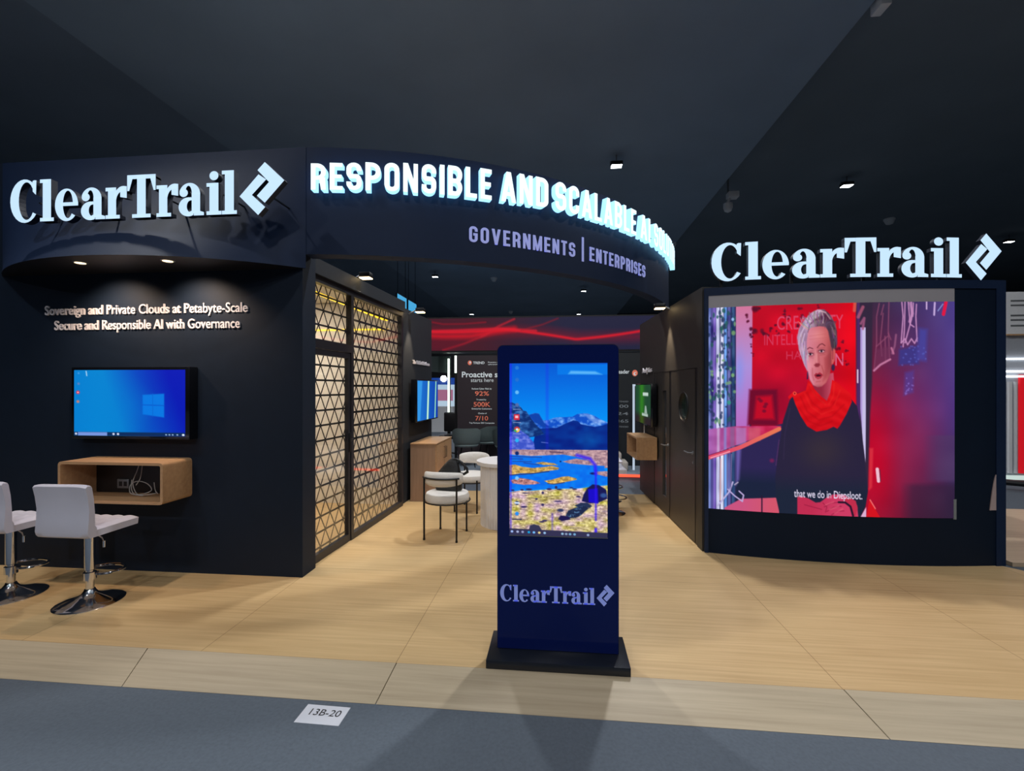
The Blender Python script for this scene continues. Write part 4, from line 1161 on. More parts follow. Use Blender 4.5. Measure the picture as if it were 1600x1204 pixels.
def paint_lake():
    c = Canvas(795, 566, 949, 839, 270, 480, (0, 110, 230))
    rs = np.random.RandomState(5)
    n1 = c.noise(14, 40, 1); n2 = c.noise(26, 60, 2); n3 = .5 * c.noise(34, 120, 3) + .3 * c.noise(70, 130, 6) + .2 * c.noise(130, 230, 9)
    c.put(np.ones(c.X.shape), lambda X, Y: np.array([0, 88, 212]) + np.clip((Y - 566) / 90, 0, 1)[..., None] * np.array([0, 58, 36]))
    c.poly([(871, 568), (949, 568), (949, 584), (871, 584)], (0, 130, 240), 2, .7)
    c.poly([(888, 583), (892, 578), (930, 579), (941, 584)], (90, 180, 250), 3)
    # far snowy range
    def snow(base, hi, f=1.0):
        return lambda X, Y: np.array(base) + np.clip((n2 * .6 + n3 * .6 - .45) * 2.2 * f, 0, 1)[..., None] * (np.array(hi) - np.array(base))
    c.poly([(826, 648), (834, 645), (841, 645), (848, 656), (856, 656), (866, 652), (874, 651), (884, 651), (895, 650), (902, 646), (910, 645), (918, 645), (930, 649), (940, 655), (950, 659), (950, 680), (820, 680)], snow((14, 80, 200), (130, 180, 250)), 1)
    c.poly([(912, 645), (920, 646), (934, 654), (944, 659), (930, 661), (920, 654)], (150, 180, 240), 3, .6)
    c.poly([(826, 648), (836, 645), (842, 646), (850, 660), (862, 668), (850, 668), (836, 660)], (12, 66, 170), 2)
    # dark middle hill
    c.poly([(838, 670), (850, 669), (870, 668), (884, 661), (896, 656), (903, 657), (908, 662), (930, 666), (940, 664), (950, 661), (950, 705), (830, 705)], lambda X, Y: np.array([2, 40, 138]) + ((n1 - .5) * 24)[..., None] * np.array([0, 1, 1]) + np.exp(-((X - 920) / 16.) ** 2 - ((Y - 685) / 12.) ** 2)[..., None] * np.array([2, 34, 26]), 1.2)
    c.line([(846, 691), (856, 692)], 1.2, (90, 110, 200))
    # left rocky mountain
    c.poly([(795, 628), (799, 628), (812, 634), (817, 641), (822, 642), (830, 654), (838, 664), (846, 672), (850, 678), (836, 682), (822, 684), (795, 684)], snow((10, 44, 112), (70, 130, 200), .8), 1.2)
    c.poly([(795, 676), (812, 672), (824, 680), (834, 692), (836, 704), (795, 704)], snow((60, 84, 200), (140, 150, 240), .8), 1.5)
    # plain
    plain = lambda X, Y: np.array([176, 140, 150]) + ((n3 - .5) * 120)[..., None] * np.array([1, .9, .7])
    c.poly([(795, 703), (950, 702), (950, 730), (795, 730)], plain, 1)
    c.line([(860, 706), (880, 707)], 2.5, (84, 60, 90), 1.5, .8)
    # water
    wat = lambda X, Y: np.array([6, 116, 240]) + ((n2 - .5) * 24)[..., None] * np.array([0, 1, .4])
    c.poly([(795, 711), (830, 713), (880, 710), (905, 714), (930, 722), (945, 726), (944, 732), (949, 738), (949, 756), (930, 757), (905, 762), (860, 764), (795, 769)], wat, 1.5)
    c.poly([(879, 721), (900, 716), (930, 720), (949, 724), (949, 727), (920, 726), (890, 724)], plain, 1.2)
    for p in ([(796, 714), (846, 715)], [(800, 722), (830, 722)], [(796, 718), (816, 718)], [(818, 724), (842, 727)]): c.line(p, 1.4, (40, 60, 140), 1.2, .8)
    gold = lambda X, Y: np.array([196, 156, 84]) + ((n3 - .5) * 170)[..., None] * np.array([1, .9, .6])
    c.poly([(795, 728), (804, 727), (814, 730), (832, 732), (850, 730), (862, 728), (874, 731), (872, 734), (850, 737), (836, 740), (812, 741), (795, 744)], gold, 1.2)
    c.poly([(836, 724), (848, 722), (866, 724), (872, 727), (850, 727)], gold, 1.2)
    c.line([(796, 744), (830, 741), (858, 737)], 1.4, (40, 36, 84), 1, .9)
    c.poly([(796, 752), (812, 748), (826, 750), (838, 753), (844, 756), (834, 758), (818, 759), (800, 757)], lambda X, Y: np.array([176, 120, 120]) + ((n3 - .5) * 190)[..., None] * np.array([1, .8, .7]), 1.2)
    c.poly([(850, 752), (862, 750), (878, 745), (888, 744), (900, 747), (902, 749), (890, 752), (874, 755), (860, 757)], gold, 1.2)
    c.line([(856, 756), (866, 757), (882, 754)], 1.4, (70, 50, 60), 1, .8)
    c.poly([(924, 739), (932, 736), (949, 735), (949, 744), (936, 741)], plain, 1.2); c.ell(927, 739, 5, 1.8, (16, 30, 110), .6)
    c.ell(876, 721, 1.4, 1.4, (10, 40, 110), .6)
    # grass
    grass = lambda X, Y: np.array([200, 178, 142]) + ((n3 - .5) * 190)[..., None] * np.array([.9, .9, .8]) + ((n1 - .5) * 110)[..., None] * np.array([.1, -.15, 1.1])
    c.poly([(794, 771), (812, 768), (830, 768), (850, 766), (880, 764), (905, 763), (930, 759), (950, 757), (950, 842), (794, 842)], grass, 1.4)
    for x, y, a, b in ((869, 762, 2.2, 2.4), (858, 765, 4, 1.6), (826, 766, 5, 1.6), (898, 764, 4, 1.2), (874, 765, 4, 1.2), (848, 771, 2, 2.2), (838, 781, 2, 1.6), (848, 790, 2.4, 2), (818, 794, 5, 1.6), (872, 784, 6, 1.2), (800, 768, 3, 1.4), (893, 762, 3, 1), (815, 767, 2.6, 1.4), (851, 815, 4, 1.6), (904, 776, 4, 1.2), (846, 817, 4, 1.2), (820, 772, 5, 1)): c.ell(x, y, a, b, (44, 36, 92), .6, .9)
    for i in range(60):
        x = 796 + rs.rand() * 150; y = 775 + rs.rand() * 62
        c.line([(x, y), (x + 6 + 8 * rs.rand(), y - .6)], .9, (120, 100, 130), 1.2, .5)
    c.poly([(909, 783), (912, 772), (918, 762), (926, 756), (936, 757), (947, 764), (949, 778), (936, 784), (922, 786)], (22, 22, 84), 1.6)
    c.poly([(919, 764), (934, 762), (935, 786), (920, 784)], (24, 8, 200), 2); c.ell(943, 773, 5, 3.5, (50, 84, 150), .7)
    c.poly([(898, 790), (908, 785), (918, 785), (925, 790), (922, 793), (904, 793)], (36, 50, 84), 1.5)
    c.poly([(884, 806), (888, 798), (900, 793), (912, 789), (920, 794), (914, 799), (908, 805), (900, 809), (890, 810)], lambda X, Y: np.array([28, 40, 74]) + (np.clip(n3 - .55, 0, 1) * 330)[..., None] * np.array([.6, .9, 1]), 1.4)
    c.poly([(872, 812), (876, 806), (888, 807), (892, 812), (878, 815)], (30, 24, 80), 1.5); c.ell(876, 798, 5, 2.5, (48, 56, 100), .7)
    c.poly([(826, 829), (828, 823), (834, 821), (842, 823), (846, 829), (846, 832), (826, 832)], (54, 54, 84), 1.5)
    # glare lines
    for x, ya, yb, w, a in ((931, 735, 812, 2.6, .8), (931, 826, 838, 4, .9), (797, 566, 842, 3, .55), (855, 566, 700, 5, .22), (863, 804, 830, 3, .4)):
        c.line([(x, ya), (x, yb)], w, (46, 20, 245), 3, a)
    c.line([(902, 711), (922, 716), (930, 726), (931, 740)], 5, (50, 30, 250), 4, .8)
    # desktop icons and taskbar
    for y, col, a in ((573, (60, 140, 220), .6), (592, (70, 120, 200), .5), (612, (110, 190, 250), .95), (632, (90, 110, 170), .9), (688.5, (40, 180, 250), 1), (709, (6, 40, 110), 1), (748.5, (130, 200, 255), .95), (788, (20, 50, 120), 1), (805, (40, 140, 240), 1)): c.ell(807, y, 3, 3, col, .5, a)
    c.poly([(802, 647), (811, 647), (811, 656), (802, 656)], (214, 40, 62)); c.poly([(804, 649), (809, 649), (809, 653), (804, 653)], (250, 190, 200))
    c.ell(807, 671, 4.6, 4.6, (200, 60, 70), .3); c.poly([(803, 671), (807, 671), (806, 676), (802, 674)], (60, 170, 90), 1); c.poly([(808, 670), (812, 670), (810, 675), (806, 676)], (240, 200, 80), 1); c.ell(807, 671, 1.8, 1.8, (230, 240, 250), .4)
    c.line([(804, 788), (810, 788)], 2.5, (220, 235, 255)); c.line([(800, 814), (814, 814)], 1.6, (20, 26, 80))
    for y in (639, 660, 678): c.line([(801, y), (813, y)], 1.0, (190, 205, 240), 1, .7)
    c.poly([(790, 828.5), (950, 831.5), (950, 842), (790, 842)], (52, 50, 82), 1)
    for x, col in ((799, (160, 190, 250)), (808, (170, 180, 220)), (816, (150, 160, 200)), (826, (20, 160, 220)), (834, (120, 190, 250)), (842.5, (230, 210, 140)), (851, (150, 190, 230)), (879, (150, 190, 220)), (885, (140, 160, 190)), (891, (120, 170, 210)), (898, (120, 170, 210)), (919, (150, 170, 210))): c.ell(x, 833.5 + (x - 800) * .018, 2.1, 1.8, col, .5)
    return c
paint_lake().build('screen', lambda u, v: (-.282 + .572 * u, -.0022, 1.742 + (.727 - 1.742) * v), kk, 1.0)
mb = MB(); mb.box(-.284, .292, -.003, -.0021, .722, .7265); mb.build('screen_edge', M_grey_metal, kk)

# ------------------------------------------------------------------ television and wall box on the left wall
tv = thing('television', 'black wall television with a plain blue desktop, on the left wall', 'television', (-3.63, 3.69, 1.16))
MB().rbox(-.545, .555, -.095, -.002, 0, .615, .006, 2).build('case', M_blackg, tv, True)
def paint_desktop():
    c = Canvas(0, 0, 172, 106, 220, 136, (0, 100, 200))
    c.put(np.ones(c.X.shape), lambda X, Y: np.array([0, 122, 206]) + np.clip((X - 60 + (50 - Y) * .35) / 100, 0, 1)[..., None] * np.array([2, -98, -26]) + np.exp(-((X - 40) / 40.) ** 2)[..., None] * np.array([0, 12, 4]))
    c.poly([(60, 0), (107, 44), (107, 70), (50, 106), (0, 106), (0, 0)], (0, 126, 210), 40, .35)
    c.poly([(107, 40), (140, 38), (140, 76), (107, 71)], (0, 120, 226), 2)
    c.line([(107, 56), (140, 57)], 1.2, (0, 80, 200)); c.line([(122.5, 38), (122.5, 74)], 1.0, (0, 100, 212))
    c.poly([(0, 100), (172, 100), (172, 106), (0, 106)], (8, 44, 92), .8)
    c.poly([(6, 100.4), (52, 100.4), (52, 106), (6, 106)], (120, 150, 220), .8)
    for x in (3, 62, 69): c.ell(x, 103, 1.8, 1.8, (210, 220, 245), .4)
    for x in (143, 148, 153, 160): c.ell(x, 103.5, 1.4, 1, (160, 190, 225), .5)
    c.ell(169, 103.5, 2, 1.6, (230, 240, 255), .4)
    c.ell(6, 36, 2.8, 2.8, (214, 40, 70), .4); c.ell(6, 36, 1.3, 1.3, (250, 180, 190), .4)
    c.ell(6, 51, 2.4, 2.2, (190, 130, 120), .6); c.ell(7, 22, 2, 2, (120, 130, 190), .7, .7); c.ell(7, 5, 1.6, 1.6, (90, 160, 230), .7, .7); c.line([(19, 2), (20, 9)], 1.6, (180, 215, 245), 1.2)
    return c
paint_desktop().build('screen', lambda u, v: (-.517 + 1.035 * u, -.0962, .589 - .563 * v), tv, 1.0)
bx = thing('wall_shelf_box', 'open wooden wall box with rounded corners under the left television', 'shelf', (-3.595, 3.69, .66))
W_, H_, tq, r_ = .93, .335, .022, .03
outer = arc(W_ / 2 - r_, H_ - r_, r_, r_, 0, 90, 5) + arc(-W_ / 2 + r_, H_ - r_, r_, r_, 90, 180, 5) + arc(-W_ / 2 + r_, r_, r_, r_, 180, 270, 5) + arc(W_ / 2 - r_, r_, r_, r_, 270, 360, 5)
wi, hi, ri = W_ - 2 * tq, H_ - 2 * tq, .014
inner = [(x, y + tq) for x, y in arc(wi / 2 - ri, hi - ri, ri, ri, 0, 90, 5) + arc(-wi / 2 + ri, hi - ri, ri, ri, 90, 180, 5) + arc(-wi / 2 + ri, ri, ri, ri, 180, 270, 5) + arc(wi / 2 - ri, ri, ri, ri, 270, 360, 5)]
def ring_shell(mb, outer, inner, fn, d0, d1):
    n = len(outer)
    v = [fn(x, y, d0) for x, y in outer] + [fn(x, y, d0) for x, y in inner] + [fn(x, y, d1) for x, y in outer] + [fn(x, y, d1) for x, y in inner]
    f = []
    for i in range(n):
        j = (i + 1) % n
        f += [(i, j, n + j, n + i), (2 * n + j, 2 * n + i, 3 * n + i, 3 * n + j), (j, i, 2 * n + i, 2 * n + j), (n + i, n + j, 3 * n + j, 3 * n + i)]
    return mb.add(v, f)
ring_shell(MB(), outer, inner, lambda x, y, d: (x, d, y), -.30, -.001).build('shell', M_wood, bx, True)
MB().box(-.44, .44, -.004, -.001, .022, .313).build('back_panel', M_black, bx)
so = thing('power_socket', 'small grey socket plate inside the left wall box', 'socket', (-3.77, 3.686, .76))
MB().rbox(-.055, .055, -.012, -.0, -.04, .04, .004, 2).build('plate', M_grey_metal, so, True)
MB().box(-.035, -.005, -.014, -.012, -.02, .02).box(.01, .04, -.014, -.012, -.02, .02).build('outlet', M_black, so)
cb = MB()
rs = random.Random(4)
for k, pts in enumerate([
    [(.10, -.02, .30), (.09, -.04, .22), (.06, -.05, .12), (.12, -.08, .04), (.22, -.12, .03), (.34, -.12, .05)],
    [(.04, -.04, .14), (.08, -.08, .06), (.16, -.11, .03), (.26, -.08, .06), (.20, -.05, .11), (.10, -.04, .13), (.04, -.05, .10), (.09, -.10, .04), (.24, -.14, .03)],
    [(.12, -.02, .26), (.13, -.05, .16), (.10, -.06, .10)],
    [(.24, -.03, .12), (.28, -.06, .06), (.33, -.09, .04)]]):
    q = []
    for i in range(len(pts) - 1):
        p0, p1, p2, p3 = [Vector(pts[max(0, min(len(pts) - 1, i + e))]) for e in (-1, 0, 1, 2)]
        for s_ in range(6):
            u = s_ / 6
            q.append(.5 * ((2 * p1) + (-p0 + p2) * u + (2 * p0 - 5 * p1 + 4 * p2 - p3) * u * u + (-p0 + 3 * p1 - 3 * p2 + p3) * u ** 3))
    q.append(Vector(pts[-1]))
    cb.tube(q, .0035, 6)
o = cb.build('cable_bundle', M_cable, None, True, (-3.70, 3.69, .66))
tag(o, 'tangle of pale cables lying in the left wall box', 'cable')

# ------------------------------------------------------------------ bar stools
def make_stool(label):
    t = thing('bar_stool', label, 'stool', (0, 0, 0), 0, 'white tufted bar stools')
    MB().lathe([(.21, 0), (.21, .006), (.195, .016), (.15, .030), (.09, .048), (.05, .068), (.036, .09), (.032, .10)], 40).build('base', M_chrome, t, True)
    MB().lathe([(.026, .10), (.026, .24), (.033, .245), (.033, .50), (.05, .51), (.05, .53)], 24).build('post', M_chrome, t, True)
    ringp = [(.13 * math.cos(a), .12 + .10 * math.sin(a), .20) for a in np.linspace(-PI / 2, 1.5 * PI, 29)[:-1]]
    MB().tube(ringp, .010, 8, True).lathe([(.040, .17), (.040, .225)], 20).tube([(0, .03, .2), (.0, .06, .2)], .012, 8).build('footrest', M_chrome, t, True)
    MB().tube([(.04, 0, .51), (.12, -.02, .49), (.15, -.03, .45)], .005, 8).lathe([(.009, -.025), (.009, .02)], 10, (.15, -.03, .45)).build('lever', M_chrome, t, True)
    # seat and backrest are one L-shaped upholstered shell; seat cushion tufted
    bm = bmesh.new()
    n = 17
    gr = {}
    for i in range(n):
        for j in range(n):
            x = -.20 + .40 * i / (n - 1); y = -.165 + .365 * j / (n - 1)
            ed = min(i, n - 1 - i, j, n - 1 - j)
            tuft = abs(math.sin(i / (n - 1) * PI * 4)) * abs(math.sin(j / (n - 1) * PI * 4))
            z = .595 + .012 * tuft - (.012 if ed == 0 else 0)
            gr[i, j] = bm.verts.new((x, y, z))
    lo = {}
    for i in range(n):
        for j in range(n):
            if i in (0, n - 1) or j in (0, n - 1):
                v = gr[i, j].co
                lo[i, j] = bm.verts.new((v.x * .985, v.y * .985, .535))
    for i in range(n - 1):
        for j in range(n - 1):
            bm.faces.new((gr[i, j], gr[i + 1, j], gr[i + 1, j + 1], gr[i, j + 1]))
    loop = [(i, 0) for i in range(n)] + [(n - 1, j) for j in range(1, n)] + [(i, n - 1) for i in range(n - 2, -1, -1)] + [(0, j) for j in range(n - 2, 0, -1)]
    for k in range(len(loop)):
        a, b = loop[k], loop[(k + 1) % len(loop)]
        bm.faces.new((lo[a], lo[b], gr[b], gr[a]))
    bm.faces.new([lo[a] for a in loop][::-1])
    s_ = MB(); s_.bm(bm); s_.build('seat', M_white, t, True)
    bm = bmesh.new()
    prof = [(-.13, .532), (-.175, .532), (-.20, .548), (-.207, .58), (-.200, .66), (-.196, .74), (-.208, .84), (-.222, .905), (-.21, .918), (-.185, .916), (-.165, .90), (-.152, .82), (-.145, .72), (-.143, .62), (-.13, .598)]
    nx = 13
    rows = []
    for i in range(nx):
        u = i / (nx - 1)
        x = -.207 + .414 * u
        e = 1 - (abs(2 * u - 1)) ** 8
        rows.append([bm.verts.new((x, y + .006 * (1 - e) * (1 if y < -.18 else -1) - .004 * math.sin(u * PI * 2) * (z > .6), z - .01 * (1 - e) * (1 if z > .8 else 0) + .006 * (1 - e) * (1 if z < .56 else 0))) for y, z in prof])
    for i in range(nx - 1):
        for k in range(len(prof)):
            k2 = (k + 1) % len(prof)
            bm.faces.new((rows[i][k], rows[i][k2], rows[i + 1][k2], rows[i + 1][k]))
    bm.faces.new(rows[0][::-1]); bm.faces.new(rows[-1])
    bmesh.ops.recalc_face_normals(bm, faces=bm.faces)
    s_ = MB(); s_.bm(bm); s_.build('backrest', M_white, t, True)
    return t
st1 = make_stool('white bar stool in front of the wooden wall box, its chrome base fully in view')
st1.location = (-3.47, 3.12, 0)
dup(st1, (-4.185, 3.16, 0), 0, 'white bar stool cut off by the left edge of the picture')
dup(st1, (.66, 5.98, 0), -PI / 2, 'white bar stool nearly hidden by the right edge of the kiosk, nearer one')
dup(st1, (.70, 6.62, 0), -PI / 2, 'white bar stool nearly hidden by the right edge of the kiosk, farther one')

# ------------------------------------------------------------------ cabinet, small television, table and chairs inside
cbn = thing('cabinet', 'low light wood cabinet against the inner left wall', 'cabinet', (-2.045, 6.30, 0))
MB().box(0, .355, 0, .94, .0, .80).build('body', M_woodx, cbn)
MB().box(-.0, .372, -.008, .948, .80, .816).build('top', M_wood, cbn)
for y0, y1 in ((.01, .465), (.475, .93)):
    d_ = MB().box(.355, .371, y0, y1, .02, .79).build('door', M_wood, cbn)
    yh = .43 if y0 < .2 else .51
    MB().tube([(.371, yh, .56), (.395, yh, .56), (.395, yh, .72), (.371, yh, .72)], .005, 8).build('handle', M_metalb, d_, True)
t2 = thing('television', 'small television seen edge-on on the inner left wall, above the wood cabinet', 'television', (-2.075, 6.37, 1.10), wang)
MB().rbox(0, 1.0, -.105, -.015, 0, .615, .006, 2).build('case', M_blackg, t2, True)
cv = Canvas(0, 0, 100, 60, 90, 50, (0, 92, 176))
cv.put(np.ones(cv.X.shape), lambda X, Y: np.array([24, 120, 210]) + np.clip(X / 100, 0, 1)[..., None] * np.array([-16, -60, -40]))
cv.poly([(0, 0), (22, 0), (12, 60), (0, 60)], (50, 150, 230), 4); cv.line([(52, -2), (46, 62)], 8, (170, 240, 190), 4); cv.line([(52, -2), (46, 62)], 3, (236, 255, 236), 2); cv.line([(90, -2), (84, 62)], 5, (170, 240, 190), 3)
cv.build('screen', lambda u, v: (.015 + .97 * u, -.1062, .598 - .58 * v), t2, 1.0)
t3 = thing('television', 'small television with a green picture on the inner right wall', 'television', (1.335, 6.30, 1.07), RANG)
MB().rbox(0, .98, .004, .085, 0, .58, .006, 2).build('case', M_blackg, t3, True)
cv = Canvas(0, 0, 100, 60, 90, 54, (20, 60, 34))
cv.put(np.ones(cv.X.shape), lambda X, Y: np.array([30, 70, 46]) + np.exp(-((X - 45) / 16.) ** 2)[..., None] * np.array([16, 52, -14]) - np.clip((Y - 42) / 10, 0, 1)[..., None] * np.array([-10, 40, 10]))
cv.poly([(52, 12), (86, 12), (86, 17), (52, 17)], (190, 210, 200)); cv.poly([(46, 44), (84, 44), (84, 48), (46, 48)], (170, 190, 180)); cv.poly([(66, 32), (74, 32), (80, 44), (62, 44)], (150, 170, 160))
cv.build('screen', lambda u, v: (.965 - .95 * u, .0862, .567 - .55 * v), t3, 1.0)
MB().tube([(.62, .03, 0), (.62, .03, -.14)], .008, 8).build('cable', M_white_plastic, t3)
b3 = thing('wall_shelf_box', 'open wooden wall box under the green television on the inner right wall', 'shelf', (1.333, 6.30, .63), RANG)
W2, H2 = .68, .30
sh = MB(); sh.box(0, W2, .002, .27, 0, .02).box(0, W2, .002, .27, H2 - .02, H2).box(0, .02, .002, .27, .02, H2 - .02).box(W2 - .02, W2, .002, .27, .02, H2 - .02)
sh.build('shell', M_wood, b3)
MB().box(.02, W2 - .02, .002, .006, .02, H2 - .02).build('back_panel', M_black, b3)
o = MB().tube([(.25 + .10 * math.sin(a * .8), .16 + .05 * math.cos(a), .03 + .05 * (1 + math.cos(a * 1.3))) for a in np.linspace(0, 12, 60)], .004, 6).build('cable_bundle', M_cable, None, True, (1.333, 6.30, .63), (0, 0, RANG))
tag(o, 'loop of pale cable in the wall box under the green television', 'cable')

tb = thing('table', 'white table with a fluted rounded base and plain top, behind the kiosk', 'table', (-.36, 5.40, 0))
def stadium(L, r, n=60):
    p = arc(L / 2 - r, 0, r, r, -90, 90, n // 2) + arc(-L / 2 + r, 0, r, r, 90, 270, n // 2)
    return p
def flute(p, amp, step):
    out = []; acc = 0
    n = len(p)
    dense = []
    for i in range(n):
        a, b = Vector(p[i]), Vector(p[(i + 1) % n])
        k = max(int((b - a).length / .006), 1)
        for j in range(k): dense.append(a + (b - a) * j / k)
    tot = sum((dense[(i + 1) % len(dense)] - dense[i]).length for i in range(len(dense)))
    N = round(tot / step)
    for i in range(len(dense)):
        d = (dense[(i + 1) % len(dense)] - dense[i - 1]).normalized()
        nr = Vector((d.y, -d.x))
        out.append((dense[i] + nr * amp * abs(math.sin(acc / tot * N * PI)))[:])
        acc += (dense[(i + 1) % len(dense)] - dense[i]).length
    return out
fp = flute(stadium(1.05, .28), .012, .032)
m_ = MB(); m_.prism(fp, lambda x, y, d: (x, y, d), .705, 0.0); m_.build('base', M_tablew, tb)
m_ = MB(); m_.prism(stadium(1.16, .33), lambda x, y, d: (x, y, d), .745, .705); m_.build('top', M_tablew, tb)

def make_chair(label):
    t = thing('dining_chair', label, 'chair', (0, 0, 0), 0, 'white boucle chairs at the table')
    MB().lathe([(.05, .37), (.20, .372), (.235, .395), (.24, .43), (.225, .468), (.17, .482), (.02, .486)], 32).build('seat', M_boucle, t, True)
    # curved backrest pad
    bm = bmesh.new(); rows = []
    N = 18
    for i in range(N + 1):
        a = math.radians(205 + 130 * i / N)
        e = math.sin(PI * i / N) ** .35 if 0 < i < N else .25
        row = []
        for k in range(12):
            b = 2 * PI * k / 12
            rr = .232 + .034 * math.cos(b) * e; z = .645 + .078 * math.sin(b) * (.5 + .5 * e)
            row.append(bm.verts.new((rr * math.cos(a), rr * math.sin(a), z)))
        rows.append(row)
    for i in range(N):
        for k in range(12): bm.faces.new((rows[i][k], rows[i][(k + 1) % 12], rows[i + 1][(k + 1) % 12], rows[i + 1][k]))
    bm.faces.new(rows[0][::-1]); bm.faces.new(rows[-1]); bmesh.ops.recalc_face_normals(bm, faces=bm.faces)
    m_ = MB(); m_.bm(bm); m_.build('backrest', M_boucle, t, True)
    for a, top in ((228, .66), (312, .66), (50, .42), (130, .42)):
        x, y = .252 * math.cos(math.radians(a)), .252 * math.sin(math.radians(a))
        k = 1.07 if top > .5 else .96
        MB().tube([(x * k, y * k, 0), (x * k, y * k, .02)], .013, 10).tube([(x * k, y * k, .0), (x * k, y * k, top)], .0105, 10).build('leg', M_metalb, t, True)
    MB().tube([(.27 * math.cos(math.radians(b)), .27 * math.sin(math.radians(b)), .655) for b in range(222, 319, 6)], .0095, 8).build('back_rail', M_metalb, t, True)
    MB().tube([(.245 * math.cos(math.radians(b)), .245 * math.sin(math.radians(b)), .385) for b in range(0, 360, 12)], .008, 8, True).build('seat_ring', M_metalb, t, True)
    return t
ch1 = make_chair('white upholstered chair with black legs and a black handbag on its seat')
ch1.location = (-1.18, 4.90, 0); ch1.rotation_euler = (0, 0, math.radians(-8))
dup(ch1, (-1.12, 5.98, 0), math.radians(168), 'white upholstered chair behind the handbag, beside the wood cabinet')
hb = thing('handbag', 'black leather handbag standing on the seat of the nearer white chair', 'bag', (-1.17, 4.93, .487), math.radians(-8))
bm = bmesh.new(); rows = []
for z, w, d, sh_ in ((0, .145, .06, 0), (.012, .15, .065, 0), (.12, .15, .06, 0), (.20, .125, .045, .01), (.27, .085, .03, .03), (.32, .05, .018, .045), (.335, .03, .01, .05)):
    rows.append([bm.verts.new((sh_ + w * math.copysign(abs(math.cos(a)) ** .6, math.cos(a)), d * math.copysign(abs(math.sin(a)) ** .8, math.sin(a)), z)) for a in np.linspace(0, 2 * PI, 25)[:-1]])
for i in range(len(rows) - 1):
    for k in range(24): bm.faces.new((rows[i][k], rows[i][(k + 1) % 24], rows[i + 1][(k + 1) % 24], rows[i + 1][k]))
bm.faces.new(rows[0][::-1]); bm.faces.new(rows[-1])
m_ = MB(); m_.bm(bm); m_.build('body', M_bag, hb, True)
MB().tube([(.04, 0, .325), (.09, .0, .335), (.15, .0, .30), (.205, .01, .235), (.21, .01, .20), (.17, .01, .175), (.11, .0, .185)], [.015, .015, .014, .015, .016, .015, .014], 10).build('handle', M_bag, hb, True)

# ------------------------------------------------------------------ floor card
cd = thing('floor_card', 'white paper card with a booth number on the grey carpet in front of the ramp', 'card', (-1.195, 2.26, -.08), math.radians(-1))
MB().box(-.118, .118, -.066, .066, 0, .0015).build('paper', mat('card_white', (.66, .68, .74), .6, noise=.03), cd)
font_part('text_line', '13B-20', lambda x, y, d: (-.075 + x, -.008 + y, d), .165, .045, mat('card_ink', (.015, .015, .018), .6), cd, .0022, None, .004)

# ------------------------------------------------------------------ neighbouring stands seen through the opening
pf = MB().box(-6.5, 3.3, 8.55, 20, -.078, .02)
struct(pf.build('floor_far_platform', mat('blue_grey_vinyl', (.20, .24, .29), .6)))
tag(MB().box(-6.5, 3.3, 8.53, 8.55, -.025, .018).build('led_strip', M_red_led), 'red glowing strip along the edge of the stand behind', 'light strip')
bn = thing('fascia_banner', 'dark overhead banner with red light waves on the stand behind', 'banner', (-.45, 10.0, 2.37))
MB().box(-2.7, 2.7, .0, .3, 0, .78).build('frame', M_metalb, bn)
for x in (-2.65, 2.65): MB().box(x - .04, x + .04, .2, .28, -2.35, 0).build('post', M_metalb, bn)
def paint_waves():
    c = Canvas(0, 0, 330, 46, 420, 60, (44, 30, 44))
    c.put(np.ones(c.X.shape), lambda X, Y: np.array([74, 28, 42]) + np.clip((X - 90) / 120, 0, 1)[..., None] * np.array([-38, 8, 22]))
    xs = np.linspace(-5, 335, 80)
    def wave(fn, w, col, soft, a): c.line([(x, fn(x)) for x in xs], w, col, soft, a)
    y1 = lambda x: 18 - .005 * x + 22 * (1 / (1 + math.exp(-(x - 160) / 34))) * (1 - .55 / (1 + math.exp(-(x - 255) / 18)))
    wave(lambda x: 19 + 3 * math.sin(x / 40) + max(0, (x - 120)) * .10 - max(0, x - 230) * .16, 12, (170, 20, 40), 14, .5)
    wave(lambda x: 18 + 1.5 * math.sin(x / 35) + max(0, (x - 130)) * .14 - max(0, x - 225) * .27, 3.4, (235, 24, 44), 3, .95)
    c.line([(-5, 23), (40, 26), (80, 26), (110, 20), (140, 16)], 7, (225, 22, 40), 7, .85)
    c.line([(-5, 18), (60, 17), (120, 15), (170, 19)], 3, (235, 30, 50), 3, .8)
    c.line([(40, 45), (70, 36), (100, 24), (118, 12), (140, 2)], 2.4, (216, 30, 48), 3, .8)
    c.line([(10, 2), (40, 8), (70, 8), (100, 6)], 2, (180, 20, 40), 2.5, .6)
    c.line([(150, 18), (180, 10), (200, 2)], 2, (170, 24, 40), 2.5, .6)
    c.poly([(0, 28), (60, 30), (90, 28), (50, 46), (0, 46)], (110, 20, 40), 10, .6)
    return c
paint_waves().build('print', lambda u, v: (-2.68 + 5.2 * u, -.004, .75 - .71 * v), bn, .85)
pw = thing('display_wall', 'dark display wall with white and orange statistics on the stand behind', 'display', (-1.25, 9.95, .02))
MB().box(-.92, 1.0, 0, .12, 0, 2.28).build('panel', mat('plum_panel', (.030, .020, .026), .6), pw)
M_tx = mat('print_white', (.75, .80, .82), .6, emit=(.7, .78, .8), strength=.22)  # plain print, with a faint glow put into its colour
M_to = mat('print_orange', (.80, .20, .12), .6, emit=(.8, .2, .12), strength=.22)  # same added glow on the orange print
wp = lambda x0, z: (lambda x, y, d: (x0 + x, d, z + y))
font_part('headline', 'Proactive security', wp(-.82, 1.80), 1.30, .125, M_tx, pw, -.004, None, .02)
font_part('text_line', 'starts here', wp(-.62, 1.70), .5, .08, M_tx, pw, -.004, None, 0)
font_part('text_line', 'Reduce Cyber Risk by', wp(-.60, 1.535), .44, .035, M_tx, pw, -.004, None, .01)
